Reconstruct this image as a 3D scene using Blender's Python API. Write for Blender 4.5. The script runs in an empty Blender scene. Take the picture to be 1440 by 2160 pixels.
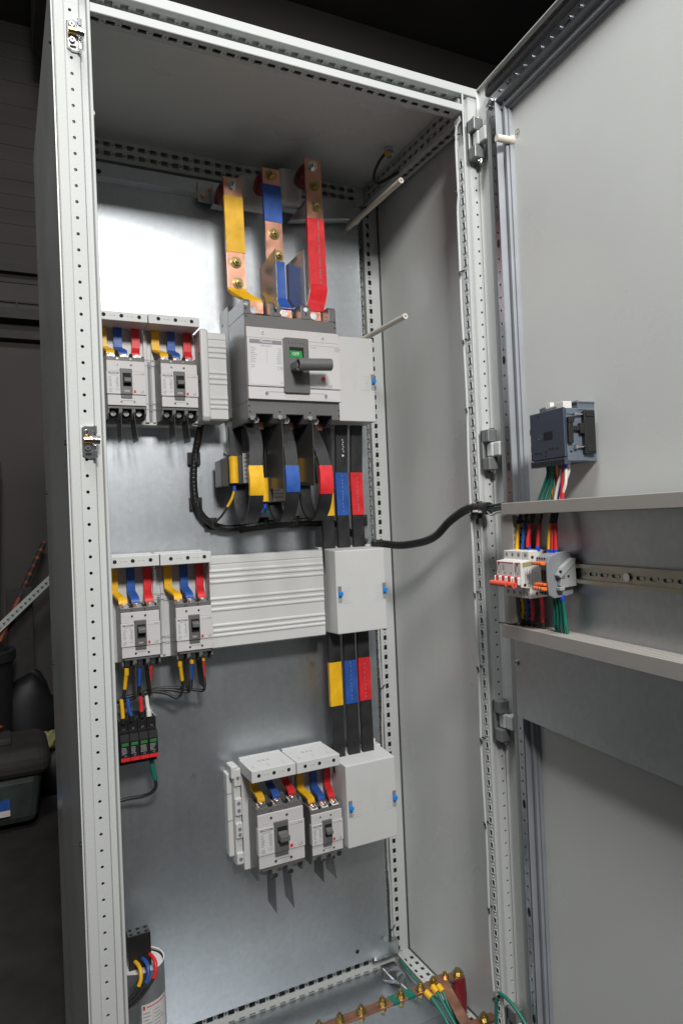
import bpy, math, random
from math import sin, cos, pi, radians
from mathutils import Vector, Matrix
from mathutils.geometry import delaunay_2d_cdt
random.seed(7)
sc = bpy.context.scene
COL = sc.collection

# ------------------------------------------------------------------ camera
cd = bpy.data.cameras.new('camera'); cam = bpy.data.objects.new('camera', cd); COL.objects.link(cam)
CF = Vector((0.44008566, 0.89787593, 0.01197629)); CR = Vector((0.89735081, -0.43926054, -0.04256415)); CU = Vector((-0.03295661, 0.02947881, -0.99902195)) * -1
cam.matrix_world = Matrix.Translation((-0.09809545, -1.12645077, 1.18054769)) @ Matrix((CR, CU, -CF)).transposed().to_4x4()
cd.sensor_fit = 'HORIZONTAL'; cd.sensor_width = 24.0; cd.lens = 24.0 * 1462.977 / 1440.0
cd.clip_start = 0.02; cd.clip_end = 60
sc.camera = cam

# ------------------------------------------------------------------ world, lamps, exposure
w = bpy.data.worlds.new('World'); sc.world = w; w.use_nodes = True
bg = w.node_tree.nodes['Background']; bg.inputs[0].default_value = (0.92, 0.97, 1.0, 1); bg.inputs[1].default_value = 0.085
def area_lamp(name, loc, target, sx, sy, power, color, spread=180):
    l = bpy.data.lights.new(name, 'AREA'); l.shape = 'RECTANGLE'; l.size = sx; l.size_y = sy; l.energy = power; l.color = color; l.spread = radians(spread)
    o = bpy.data.objects.new(name, l); COL.objects.link(o); o.location = loc
    o.rotation_euler = (Vector(target) - Vector(loc)).to_track_quat('-Z', 'Y').to_euler(); return o
area_lamp('work_lamp', (0.0, -2.2, 2.77), (0.4, 0.2, 1.15), 0.6, 0.38, 38, (1.0, 0.985, 0.96), 125)
area_lamp('hall_lamp', (-0.10, -0.72, 3.9), (0.6, -0.1, 1.2), 1.0, 0.6, 62, (0.97, 0.99, 1.0))
vs = sc.view_settings; vs.view_transform = 'Standard'; vs.look = 'None'; vs.exposure = 0.0; vs.gamma = 1.0; vs.use_curve_mapping = False

# ------------------------------------------------------------------ materials
def mat(name, color, rough=0.5, metal=0.0, noise=0.0, nscale=40.0, bump=0.0, bscale=300.0, rvar=0.0, stretch=None, spec=0.5, coat=0.0):
    m = bpy.data.materials.new(name); m.use_nodes = True
    nt = m.node_tree; n = nt.nodes; L = nt.links; b = n['Principled BSDF']
    b.inputs['Base Color'].default_value = (*color, 1); b.inputs['Roughness'].default_value = rough; b.inputs['Metallic'].default_value = metal
    b.inputs['Specular IOR Level'].default_value = spec
    if coat: b.inputs['Coat Weight'].default_value = coat
    tc = n.new('ShaderNodeTexCoord'); mp = n.new('ShaderNodeMapping'); L.new(tc.outputs['Object'], mp.inputs[0])
    if stretch: mp.inputs['Scale'].default_value = stretch
    if noise or rvar:
        t = n.new('ShaderNodeTexNoise'); t.inputs['Scale'].default_value = nscale; t.inputs['Detail'].default_value = 5; L.new(mp.outputs[0], t.inputs['Vector'])
        if noise:
            mr = n.new('ShaderNodeMapRange'); mr.inputs[1].default_value = 0.3; mr.inputs[2].default_value = 0.7
            mr.inputs[3].default_value = 1 - noise; mr.inputs[4].default_value = 1 + noise; L.new(t.outputs[0], mr.inputs[0])
            mx = n.new('ShaderNodeVectorMath'); mx.operation = 'SCALE'; mx.inputs[0].default_value = color; L.new(mr.outputs[0], mx.inputs['Scale'])
            L.new(mx.outputs[0], b.inputs['Base Color'])
        if rvar:
            mr = n.new('ShaderNodeMapRange'); mr.inputs[1].default_value = 0.3; mr.inputs[2].default_value = 0.7
            mr.inputs[3].default_value = rough - rvar; mr.inputs[4].default_value = rough + rvar; L.new(t.outputs[0], mr.inputs[0]); L.new(mr.outputs[0], b.inputs['Roughness'])
    if bump:
        t2 = n.new('ShaderNodeTexNoise'); t2.inputs['Scale'].default_value = bscale; t2.inputs['Detail'].default_value = 2; L.new(mp.outputs[0], t2.inputs['Vector'])
        bp = n.new('ShaderNodeBump'); bp.inputs['Strength'].default_value = bump; bp.inputs['Distance'].default_value = 0.001; L.new(t2.outputs[0], bp.inputs['Height']); L.new(bp.outputs[0], b.inputs['Normal'])
    return m
M = {}
M['paint'] = mat('light_grey_dimmed', (0.495, 0.507, 0.495), 0.5, bump=0.22, bscale=420, noise=0.02, nscale=4, spec=0.16)  # same cabinet paint as panel, darkened to offset bright light on the frame
M['panel'] = mat('light_grey_undimmed', (0.60, 0.61, 0.59), 0.34, bump=0.14, bscale=420, noise=0.04, nscale=3.5, rvar=0.13)  # same paint as the frame, left lighter where less lamp light falls
M['zinc'] = mat('galvanised_profile', (0.50, 0.52, 0.54), 0.33, 1.0, noise=0.12, nscale=14, rvar=0.07)
M['steel'] = mat('bright_steel', (0.66, 0.66, 0.67), 0.22, 1.0, rvar=0.05)
M['chrome'] = mat('chrome', (0.86, 0.86, 0.87), 0.16, 1.0)
M['hinge'] = mat('hinge_zamak', (0.24, 0.25, 0.25), 0.42, 0.5)
M['passiv'] = mat('yellow_passivated_zinc', (0.50, 0.40, 0.19), 0.3, 1.0, noise=0.3, nscale=120)
M['olive'] = mat('passivated_rail', (0.46, 0.44, 0.36), 0.32, 1.0, noise=0.12, nscale=18)
M['brass'] = mat('brass', (0.62, 0.40, 0.16), 0.25, 1.0)
M['copper'] = mat('copper', (0.74, 0.38, 0.265), 0.36, 1.0, noise=0.12, nscale=30, rvar=0.08)
M['cover'] = mat('cover_plastic_grey', (0.55, 0.55, 0.54), 0.42, bump=0.02, bscale=900, noise=0.015, nscale=10)
M['face'] = mat('breaker_face_grey', (0.53, 0.515, 0.51), 0.40, bump=0.03, bscale=1200)
M['label'] = mat('label_silver', (0.58, 0.57, 0.57), 0.35)
M['dark'] = mat('breaker_body_dark', (0.125, 0.123, 0.121), 0.33, bump=0.02, bscale=900)
M['mid'] = mat('breaker_handle_grey', (0.115, 0.114, 0.113), 0.38, bump=0.03, bscale=1500)
M['barrier'] = mat('barrier_sheet', (0.060, 0.057, 0.055), 0.28)
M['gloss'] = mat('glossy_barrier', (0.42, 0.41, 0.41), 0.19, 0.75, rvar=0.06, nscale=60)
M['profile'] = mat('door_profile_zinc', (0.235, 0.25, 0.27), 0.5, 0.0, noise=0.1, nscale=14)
M['print'] = mat('print_grey', (0.19, 0.19, 0.20), 0.5)
M['relief_shade'] = mat('cover_relief_shade', (0.50, 0.50, 0.49), 0.5)  # cover plastic darkened to paint in the shading of moulded lines
M['stub'] = mat('fine_print_grey', (0.30, 0.30, 0.305), 0.5)
M['band'] = mat('print_band', (0.20, 0.20, 0.215), 0.45)
M['black'] = mat('black_plastic', (0.012, 0.012, 0.012), 0.42)
M['hole'] = mat('hole_dark', (0.006, 0.006, 0.006), 0.8)
M['sleeve'] = mat('black_sleeve', (0.018, 0.018, 0.019), 0.47, bump=0.3, bscale=80, noise=0.3, nscale=30, rvar=0.12)
M['loom'] = mat('spiral_wrap', (0.010, 0.010, 0.010), 0.35, bump=0.5, bscale=110)
M['yellow'] = mat('yellow_sleeve', (0.76, 0.42, 0.012), 0.42, noise=0.10, nscale=45, bump=0.35, bscale=70, rvar=0.1)
M['blue'] = mat('blue_sleeve', (0.022, 0.085, 0.34), 0.42, noise=0.12, nscale=45, bump=0.35, bscale=70, rvar=0.1)
M['red'] = mat('red_sleeve', (0.62, 0.022, 0.028), 0.42, noise=0.12, nscale=45, bump=0.35, bscale=70, rvar=0.1)
M['green'] = mat('green_wire', (0.008, 0.15, 0.105), 0.4)
M['white'] = mat('white_wire', (0.74, 0.71, 0.66), 0.42)
M['ferrule'] = mat('blue_ferrule', (0.015, 0.07, 0.55), 0.4)
M['orange'] = mat('orange_lever', (0.86, 0.17, 0.025), 0.42)
M['redorange'] = mat('toggle_red', (0.70, 0.10, 0.05), 0.42)
M['clip'] = mat('blue_clip', (0.01, 0.22, 0.62), 0.4)
M['insul'] = mat('red_insulator', (0.17, 0.012, 0.016), 0.32, noise=0.1)
M['ivory'] = mat('ivory_rod', (0.66, 0.62, 0.52), 0.5)
M['duct'] = mat('duct_grey', (0.33, 0.305, 0.285), 0.5, noise=0.02)
M['mcb'] = mat('mcb_white', (0.62, 0.60, 0.57), 0.42)
M['tbgrey'] = mat('terminal_grey', (0.215, 0.222, 0.235), 0.45)
M['meter'] = mat('meter_front_grey', (0.045, 0.055, 0.078), 0.45)
M['meterside'] = mat('meter_side_grey', (0.105, 0.128, 0.158), 0.45)
M['gasket'] = mat('gasket_rubber', (0.05, 0.05, 0.05), 0.5)
M['foam'] = mat('foam_seal', (0.30, 0.31, 0.31), 0.6)
M['redprint'] = mat('print_red', (0.55, 0.03, 0.04), 0.5)
M['greenwin'] = mat('green_window', (0.0, 0.26, 0.035), 0.4)
M['palegreen'] = mat('green_indicator', (0.03, 0.15, 0.04), 0.4)
M['module'] = mat('module_black', (0.010, 0.010, 0.011), 0.6, spec=0.25)
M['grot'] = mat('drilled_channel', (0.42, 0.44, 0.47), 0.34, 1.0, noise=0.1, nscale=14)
M['can'] = mat('aluminium_can', (0.58, 0.58, 0.59), 0.34, 1.0, rvar=0.08, nscale=20)
M['paper'] = mat('paper_label', (0.62, 0.60, 0.58), 0.5)
M['khaki'] = mat('khaki_sticker', (0.30, 0.28, 0.12), 0.5)
M['textwhite'] = mat('print_white', (0.70, 0.70, 0.70), 0.5)
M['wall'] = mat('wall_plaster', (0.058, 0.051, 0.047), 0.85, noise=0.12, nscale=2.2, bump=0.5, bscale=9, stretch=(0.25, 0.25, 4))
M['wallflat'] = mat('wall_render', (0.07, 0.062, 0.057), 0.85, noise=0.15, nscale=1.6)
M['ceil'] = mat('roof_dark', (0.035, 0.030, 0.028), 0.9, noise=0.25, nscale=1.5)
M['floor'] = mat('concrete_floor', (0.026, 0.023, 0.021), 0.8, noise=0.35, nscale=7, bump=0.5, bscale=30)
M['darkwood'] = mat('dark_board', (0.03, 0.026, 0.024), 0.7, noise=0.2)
M['rust'] = mat('orange_paint_worn', (0.25, 0.055, 0.02), 0.6, noise=0.5, nscale=12)
M['bin'] = mat('black_bin', (0.02, 0.02, 0.022), 0.5)
M['bag'] = mat('black_bag', (0.008, 0.007, 0.008), 0.55)
M['crate'] = mat('clear_crate', (0.04, 0.05, 0.045), 0.55, noise=0.35, nscale=12)
M['lid'] = mat('crate_lid', (0.05, 0.045, 0.042), 0.75, noise=0.2, nscale=9, spec=0.2)
M['floorsheet'] = None

def plate_mat(name, col, rough):
    m = bpy.data.materials.new(name); m.use_nodes = True
    nt = m.node_tree; n = nt.nodes; L = nt.links; b = n['Principled BSDF']
    b.inputs['Metallic'].default_value = 1.0
    tc = n.new('ShaderNodeTexCoord')
    v = n.new('ShaderNodeTexVoronoi'); v.inputs['Scale'].default_value = 95; L.new(tc.outputs['Object'], v.inputs['Vector'])
    t = n.new('ShaderNodeTexNoise'); t.inputs['Scale'].default_value = 5; t.inputs['Detail'].default_value = 6; L.new(tc.outputs['Object'], t.inputs['Vector'])
    mp = n.new('ShaderNodeMapping'); mp.inputs['Scale'].default_value = (260, 260, 3); L.new(tc.outputs['Object'], mp.inputs[0])
    s = n.new('ShaderNodeTexNoise'); s.inputs['Scale'].default_value = 1; s.inputs['Detail'].default_value = 3; L.new(mp.outputs[0], s.inputs['Vector'])
    def mixf(a, b_, k):
        x = n.new('ShaderNodeMath'); x.operation = 'MULTIPLY_ADD'; L.new(a, x.inputs[0]); x.inputs[1].default_value = k
        if isinstance(b_, float): x.inputs[2].default_value = b_
        else: L.new(b_, x.inputs[2])
        return x.outputs[0]
    sep = n.new('ShaderNodeSeparateColor'); L.new(v.outputs['Color'], sep.inputs[0])
    f = mixf(t.outputs[0], 0.86, 0.16); f = mixf(sep.outputs[0], f, 0.08); f = mixf(s.outputs[0], f, 0.08)
    sc_ = n.new('ShaderNodeVectorMath'); sc_.operation = 'SCALE'; sc_.inputs[0].default_value = col; L.new(f, sc_.inputs['Scale']); L.new(sc_.outputs[0], b.inputs['Base Color']); b.inputs['Anisotropic'].default_value = 0.0
    k1 = n.new('ShaderNodeTexNoise'); k1.inputs['Scale'].default_value = 4.5; k1.inputs['Detail'].default_value = 3; k1.inputs['Distortion'].default_value = 1.6; L.new(tc.outputs['Object'], k1.inputs['Vector'])
    k2 = n.new('ShaderNodeMath'); k2.operation = 'SUBTRACT'; L.new(k1.outputs[0], k2.inputs[0]); k2.inputs[1].default_value = 0.5
    k3 = n.new('ShaderNodeMath'); k3.operation = 'ABSOLUTE'; L.new(k2.outputs[0], k3.inputs[0])
    k4 = n.new('ShaderNodeMapRange'); L.new(k3.outputs[0], k4.inputs[0]); k4.inputs[1].default_value = 0.0; k4.inputs[2].default_value = 0.004; k4.inputs[3].default_value = 1.0; k4.inputs[4].default_value = 0.0
    k5 = n.new('ShaderNodeTexNoise'); k5.inputs['Scale'].default_value = 9; L.new(tc.outputs['Object'], k5.inputs['Vector'])
    k6 = n.new('ShaderNodeMapRange'); L.new(k5.outputs[0], k6.inputs[0]); k6.inputs[1].default_value = 0.54; k6.inputs[2].default_value = 0.62
    k7 = n.new('ShaderNodeMath'); k7.operation = 'MULTIPLY'; L.new(k4.outputs[0], k7.inputs[0]); L.new(k6.outputs[0], k7.inputs[1])
    r = mixf(t.outputs[0], rough - 0.06, 0.09); r = mixf(s.outputs[0], r, 0.05); r = mixf(k7.outputs[0], r, -0.12); L.new(r, b.inputs['Roughness'])
    bp = n.new('ShaderNodeBump'); bp.inputs['Strength'].default_value = 0.05; bp.inputs['Distance'].default_value = 0.001; L.new(s.outputs[0], bp.inputs['Height']); L.new(bp.outputs[0], b.inputs['Normal'])
    return m
M['plate'] = plate_mat('galvanised_sheet', (0.515, 0.545, 0.57), 0.42)
M['doorplate'] = plate_mat('galvanised_sheet_door', (0.52, 0.54, 0.55), 0.42)

# ------------------------------------------------------------------ helpers
DA = 0.0978                                    # the door stands 84 degrees open
HINGE = Vector((0.8, 0.0, 0.0))
WORLD = Matrix.Identity(4)
_dx = Vector((-sin(DA), -cos(DA), 0)); _n = Vector((-cos(DA), sin(DA), 0))
DOOR = Matrix.Translation(HINGE) @ Matrix((_dx, -_n, Vector((0, 0, 1)))).transposed().to_4x4()   # local (u, -v, z)
ROOT = {}
TINY = {'recess', 'fine_print', 'screw_hole', 'terminal_hole', 'vent', 'plug_hole', 'slot', 'moulded_mark', 'ribs', 'groove', 'print', 'plate_hole'}   # pieces too small to pick apart
def thing(name, label, cat, base=(0, 0, 0), group=None, F=WORLD):
    o = bpy.data.objects.new(name, None); COL.objects.link(o); o.empty_display_size = 0.02
    mw = F @ Matrix.Translation(base); o.matrix_world = mw; ROOT[o.name] = mw
    o['label'] = label; o['category'] = cat
    if group: o['group'] = group
    return o
def root_matrix(p):
    while p.parent: p = p.parent
    return ROOT[p.name]
class MB:
    def __init__(s, F=WORLD): s.v = []; s.f = []; s.sm = []; s.F = F
    def add(s, vs, fs, smooth=False):
        k = len(s.v); s.v += [Vector(v) for v in vs]
        for f in fs: s.f.append([i + k for i in f]); s.sm.append(smooth)
        return s
    def box(s, x0, x1, y0, y1, z0, z1):
        vs = [(x, y, z) for z in (z0, z1) for y in (y0, y1) for x in (x0, x1)]
        return s.add(vs, [(0, 2, 3, 1), (4, 5, 7, 6), (0, 1, 5, 4), (2, 6, 7, 3), (0, 4, 6, 2), (1, 3, 7, 5)])
    def cyl(s, a, b, r, n=16, r2=None, caps=True, smooth=True):
        a = Vector(a); b = Vector(b); t = (b - a).normalized(); r2 = r if r2 is None else r2
        q = Vector((0, 0, 1)) if abs(t.z) < 0.9 else Vector((1, 0, 0)); x = t.cross(q).normalized(); y = t.cross(x)
        vs = []
        for p, rr in ((a, r), (b, r2)):
            for i in range(n): an = 2 * pi * i / n; vs.append(p + x * cos(an) * rr + y * sin(an) * rr)
        s.add(vs, [(i, (i + 1) % n, n + (i + 1) % n, n + i) for i in range(n)], smooth and n > 6)
        if caps: s.add(vs[:n], [tuple(range(n))[::-1]]); s.add(vs[n:], [tuple(range(n))])
        return s
    def pipe(s, a, b, r, ri, n=16):
        a = Vector(a); b = Vector(b); t = (b - a).normalized()
        q = Vector((0, 0, 1)) if abs(t.z) < 0.9 else Vector((1, 0, 0)); x = t.cross(q).normalized(); y = t.cross(x); vs = []
        for p, rr in ((a, ri), (a, r), (b, r), (b, ri)):
            for i in range(n): an = 2 * pi * i / n; vs.append(p + x * cos(an) * rr + y * sin(an) * rr)
        for k in range(4):
            s.add([vs[k * n + i] for i in range(n)] + [vs[((k + 1) % 4) * n + i] for i in range(n)], [(i, (i + 1) % n, n + (i + 1) % n, n + i) for i in range(n)], k in (1, 3))
        return s
    def tube(s, pts, r, n=8, smooth=6, caps=True):
        pts = curve(pts, smooth) if smooth else [Vector(p) for p in pts]
        vs = []; x = None; N = len(pts)
        for i, p in enumerate(pts):
            t = (pts[min(i + 1, N - 1)] - pts[max(i - 1, 0)]).normalized()
            if x is None:
                q = Vector((0, 0, 1)) if abs(t.z) < 0.9 else Vector((1, 0, 0)); x = t.cross(q).normalized()
            x = (x - t * x.dot(t)).normalized(); y = t.cross(x)
            for k in range(n): an = 2 * pi * k / n; vs.append(p + x * cos(an) * r + y * sin(an) * r)
        fs = [(i * n + k, i * n + (k + 1) % n, (i + 1) * n + (k + 1) % n, (i + 1) * n + k) for i in range(N - 1) for k in range(n)]
        s.add(vs, fs, True)
        if caps: s.add(vs[:n], [tuple(range(n))[::-1]]); s.add(vs[-n:], [tuple(range(n))])
        return s
    def loom(s, pts, r, n=12, pitch=0.0055, amp=0.10):
        P = curve(pts, 10); Q = [P[0]]; step = pitch / 4
        for p in P[1:]:
            while (p - Q[-1]).length > step: Q.append(Q[-1] + (p - Q[-1]).normalized() * step)
        vs = []; x = None; N = len(Q)
        for i, p in enumerate(Q):
            t = (Q[min(i + 3, N - 1)] - Q[max(i - 3, 0)]).normalized()
            if x is None: q = Vector((0, 0, 1)) if abs(t.z) < 0.9 else Vector((1, 0, 0)); x = t.cross(q).normalized()
            x = (x - t * x.dot(t)).normalized(); y = t.cross(x)
            for k in range(n):
                an = 2 * pi * k / n; rr = r * (1 + amp * (0.5 - ((i / 4.0 + k / n) % 1.0))); vs.append(p + x * cos(an) * rr + y * sin(an) * rr)
        return s.add(vs, [(i * n + k, i * n + (k + 1) % n, (i + 1) * n + (k + 1) % n, (i + 1) * n + k) for i in range(N - 1) for k in range(n)], False)
    def strap(s, pts, wd, w, t, smooth=0):
        pts = curve(pts, smooth) if smooth else [Vector(p) for p in pts]
        wd = Vector(wd).normalized(); N = len(pts); vs = []
        for i, p in enumerate(pts):
            a = (pts[i] - pts[i - 1]).normalized() if i else None; b = (pts[i + 1] - pts[i]).normalized() if i < N - 1 else None
            tg = a if b is None else b if a is None else (a + b).normalized()
            nn = wd.cross(tg).normalized(); k = 1.0
            if a is not None and b is not None: k = 1.0 / max(0.5, math.sqrt((1 + max(-1, min(1, a.dot(b)))) / 2))
            for sx, sy in ((-1, -1), (1, -1), (1, 1), (-1, 1)): vs.append(p + wd * sx * w / 2 + nn * sy * t / 2 * k)
        for i in range(N - 1):
            for k in range(4):
                q = [vs[i * 4 + k], vs[i * 4 + (k + 1) % 4], vs[i * 4 + 4 + (k + 1) % 4], vs[i * 4 + 4 + k]]; s.add(q, [(0, 1, 2, 3)])
        s.add(vs[:4], [(3, 2, 1, 0)]); s.add(vs[-4:], [(0, 1, 2, 3)])
        return s
    def prism(s, poly, ax, a, b):
        """poly: 2-D outline in the two axes other than ax (in xyz order), swept from a to b along ax"""
        def P(p, t):
            return {'x': (t, p[0], p[1]), 'y': (p[0], t, p[1]), 'z': (p[0], p[1], t)}[ax]
        n = len(poly); vs = [P(p, a) for p in poly] + [P(p, b) for p in poly]
        return s.add(vs, [(i, (i + 1) % n, n + (i + 1) % n, n + i) for i in range(n)] + [tuple(range(n))[::-1], tuple(range(n, 2 * n))])
    def sheet(s, prof, ax, a, b, skip=()):
        def P(p, t):
            return {'x': (t, p[0], p[1]), 'y': (p[0], t, p[1]), 'z': (p[0], p[1], t)}[ax]
        for i in range(len(prof) - 1):
            if i in skip: continue
            s.add([P(prof[i], a), P(prof[i + 1], a), P(prof[i + 1], b), P(prof[i], b)], [(0, 1, 2, 3)])
        return s
    def quad(s, o, u, v): o = Vector(o); u = Vector(u); v = Vector(v); return s.add([o, o + u, o + u + v, o + v], [(0, 1, 2, 3)])
    def perf(s, o, u, v, length, width, holes, pitch, depth=0.002, start=0.0, end=None):
        """sheet from o along u (length) and v (width) with real holes; one cut cell repeated at the pitch"""
        o = Vector(o); u = Vector(u).normalized(); v = Vector(v).normalized(); nn = u.cross(v)
        vs = [Vector(c) for c in ((0, 0), (pitch, 0), (pitch, width), (0, width))]; es = [(0, 1), (1, 2), (2, 3), (3, 0)]; loops = []
        for h in holes:
            k = len(vs); vs += [Vector(p) for p in h]; m = len(h); es += [(k + i, k + (i + 1) % m) for i in range(m)]; loops.append(h)
        r = delaunay_2d_cdt(vs, es, [], 0, 1e-7); rv, rf = r[0], r[2]
        def inside(p, h):
            c = False; j = len(h) - 1
            for i in range(len(h)):
                if (h[i][1] > p[1]) != (h[j][1] > p[1]) and p[0] < (h[j][0] - h[i][0]) * (p[1] - h[i][1]) / (h[j][1] - h[i][1]) + h[i][0]: c = not c
                j = i
            return c
        tris = []
        for f in rf:
            c = sum((rv[i] for i in f), Vector((0, 0))) / len(f)
            if not any(inside(c, h) for h in loops): tris.append(f)
        k = int(length / pitch)
        for i in range(k):
            b = o + u * (start + i * pitch)
            s.add([b + u * p[0] + v * p[1] for p in rv], tris)
            for h in loops:
                m = len(h); q = [b + u * p[0] + v * p[1] for p in h]; s.add(q + [p + nn * depth for p in q], [(a, (a + 1) % m, m + (a + 1) % m, m + a) for a in range(m)])
        if start > 1e-6: s.add([o, o + u * start, o + u * start + v * width, o + v * width], [(0, 1, 2, 3)])
        e = start + k * pitch
        if length + start - e > 1e-6 or end: 
            L2 = (end or length + start); s.add([o + u * e, o + u * L2, o + u * L2 + v * width, o + u * e + v * width], [(0, 1, 2, 3)])
        return s
    def build(s, name, m, parent=None, bevel=0.0, seg=2):
        me = bpy.data.meshes.new(name); inv = root_matrix(parent).inverted() if parent else WORLD
        T = inv @ s.F
        me.from_pydata([T @ v for v in s.v], [], s.f); me.update()
        me.polygons.foreach_set('use_smooth', s.sm)
        mm = M[m] if isinstance(m, str) else m; me.materials.append(mm)
        o = bpy.data.objects.new(name, me); COL.objects.link(o)
        if parent: o.parent = parent
        if name in TINY: o['kind'] = 'stuff'
        if bevel:
            b = o.modifiers.new('bevel', 'BEVEL'); b.width = bevel; b.segments = seg; b.limit_method = 'ANGLE'; b.angle_limit = radians(45)
        return o
def curve(pts, k):
    P = [Vector(p) for p in pts]
    if len(P) < 3: return P
    P = [P[0] * 2 - P[1]] + P + [P[-1] * 2 - P[-2]]; out = []
    for i in range(1, len(P) - 2):
        a, b, c, d = P[i - 1:i + 3]
        for j in range(k):
            t = j / k; out.append(0.5 * ((2 * b) + (c - a) * t + (2 * a - 5 * b + 4 * c - d) * t * t + (3 * b - a - 3 * c + d) * t ** 3))
    out.append(P[-2]); return out
def solo(name, mb, m, label, cat, group=None, bevel=0.0, base=None):
    """a thing that is one mesh, its origin at its own base"""
    vs = [mb.F @ v for v in mb.v]; n = len(vs)
    c = Vector((sum(v.x for v in vs) / n, sum(v.y for v in vs) / n, min(v.z for v in vs)))
    me = bpy.data.meshes.new(name); me.from_pydata([v - c for v in vs], [], mb.f); me.update(); me.polygons.foreach_set('use_smooth', mb.sm)
    me.materials.append(M[m]); o = bpy.data.objects.new(name, me); COL.objects.link(o); o.location = c
    if bevel:
        b = o.modifiers.new('bevel', 'BEVEL'); b.width = bevel; b.segments = 2; b.limit_method = 'ANGLE'; b.angle_limit = radians(45)
    ROOT[o.name] = Matrix.Translation(c); o['label'] = label; o['category'] = cat
    if group: o['group'] = group
    return o
def struct(o): o['kind'] = 'structure'; del o['label']; del o['category']; return o
def oct_(cx, cy, r, n=8): return [(cx + r * cos(2 * pi * (i + .5) / n), cy + r * sin(2 * pi * (i + .5) / n)) for i in range(n)]
def rect_(cx, cy, a, b): return [(cx - a / 2, cy - b / 2), (cx + a / 2, cy - b / 2), (cx + a / 2, cy + b / 2), (cx - a / 2, cy + b / 2)]
_txt = {}
def text_mesh(s, bold=False):
    if s in _txt: return _txt[s]
    cu = bpy.data.curves.new('t', 'FONT'); cu.body = s; cu.size = 1.0; cu.resolution_u = 2; cu.align_x = 'CENTER'; cu.align_y = 'CENTER'; cu.offset = 0.012 if bold else 0.0
    o = bpy.data.objects.new('t', cu); me = bpy.data.meshes.new_from_object(o)
    r = ([v.co.copy() for v in me.vertices], [list(p.vertices) for p in me.polygons])
    bpy.data.objects.remove(o); bpy.data.curves.remove(cu); bpy.data.meshes.remove(me); _txt[s] = r; return r
def put_text(mb, s, o, u, v, size, wide=1.0):
    vs, fs = text_mesh(s); o = Vector(o); u = Vector(u); v = Vector(v)
    mb.add([o + u * p.x * size * wide + v * p.y * size for p in vs], fs); return mb
def bolt_mb(mh, p, d, r=0.009, h=0.008):
    p = Vector(p); d = Vector(d).normalized(); mh.cyl(p, p + d * h, r, 6); mh.cyl(p + d * h, p + d * (h + 0.006), r * 0.55, 10); return mh
def washer_mb(mw, p, d, r=0.0125, t=0.002): p = Vector(p); d = Vector(d).normalized(); return mw.cyl(p - d * t, p, r, 18)
def copy_thing(o, delta, label=None, group=None):
    def cp(x, par):
        c = x.copy(); COL.objects.link(c)
        if par: c.parent = par
        for ch in kids.get(x.name, []): cp(ch, c)
        return c
    kids = {}
    for ob in bpy.data.objects:
        if ob.parent: kids.setdefault(ob.parent.name, []).append(ob)
    r = cp(o, None); r.location = o.location + Vector(delta); mw = ROOT[o.name].copy(); mw.translation += Vector(delta); ROOT[r.name] = mw
    if label: r['label'] = label
    if group: r['group'] = group
    return r

PITCH = 0.02505
W = 0.8165; TOP = 2.05
SLOT = 0.0122
# ================================================================== the hall
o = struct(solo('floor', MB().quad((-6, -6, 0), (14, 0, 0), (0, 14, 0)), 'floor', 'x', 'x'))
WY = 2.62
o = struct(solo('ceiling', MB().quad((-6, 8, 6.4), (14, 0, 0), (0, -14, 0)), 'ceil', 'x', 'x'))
solo('roof_stand_in', MB().box(-6, 8, 0.9, WY + 0.1, 3.722, 3.95), 'ceil', 'dark stand-in for the hall roof above and behind the cabinet', 'deck')  # added in place of the dark roof, so the lamp can hang higher
hw = thing('hall_wall', 'dim brown grey hall wall behind the cabinet, ribbed above and smooth below', 'wall', (0, WY, 0))
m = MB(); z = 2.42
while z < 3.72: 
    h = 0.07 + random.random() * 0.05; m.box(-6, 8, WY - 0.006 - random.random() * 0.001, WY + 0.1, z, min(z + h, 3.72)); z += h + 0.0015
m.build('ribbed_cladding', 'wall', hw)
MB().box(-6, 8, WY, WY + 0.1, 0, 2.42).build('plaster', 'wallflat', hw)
m = MB().box(-6, 8, WY - 0.05, WY - 0.001, 2.46, 2.50); m.build('ledge', 'darkwood', hw)
MB().box(-6, 8, WY - 0.09, WY - 0.001, 2.22, 2.27).build('ledge', 'darkwood', hw)
MB().box(-6, 8, WY - 0.012, WY - 0.001, 2.275, 2.285).box(-6, 8, WY - 0.012, WY - 0.001, 2.32, 2.328).build('rail', 'darkwood', hw)
m = MB()
for i in range(10): m.box(-1.6 + i * 0.2, -1.592 + i * 0.2, WY - 0.011, WY - 0.001, 2.27, 2.325)
m.build('post', 'darkwood', hw)
MB().box(-6, 8, WY - 0.06, WY - 0.001, 2.13, 2.17).build('ledge', 'darkwood', hw)
rb = MB()
solo('roof_beam', MB().box(0.1, 6.0, WY - 0.7, WY - 0.3, 3.40, 3.70), 'ceil', 'dark roof beam above and behind the open cabinet', 'beam')
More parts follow.
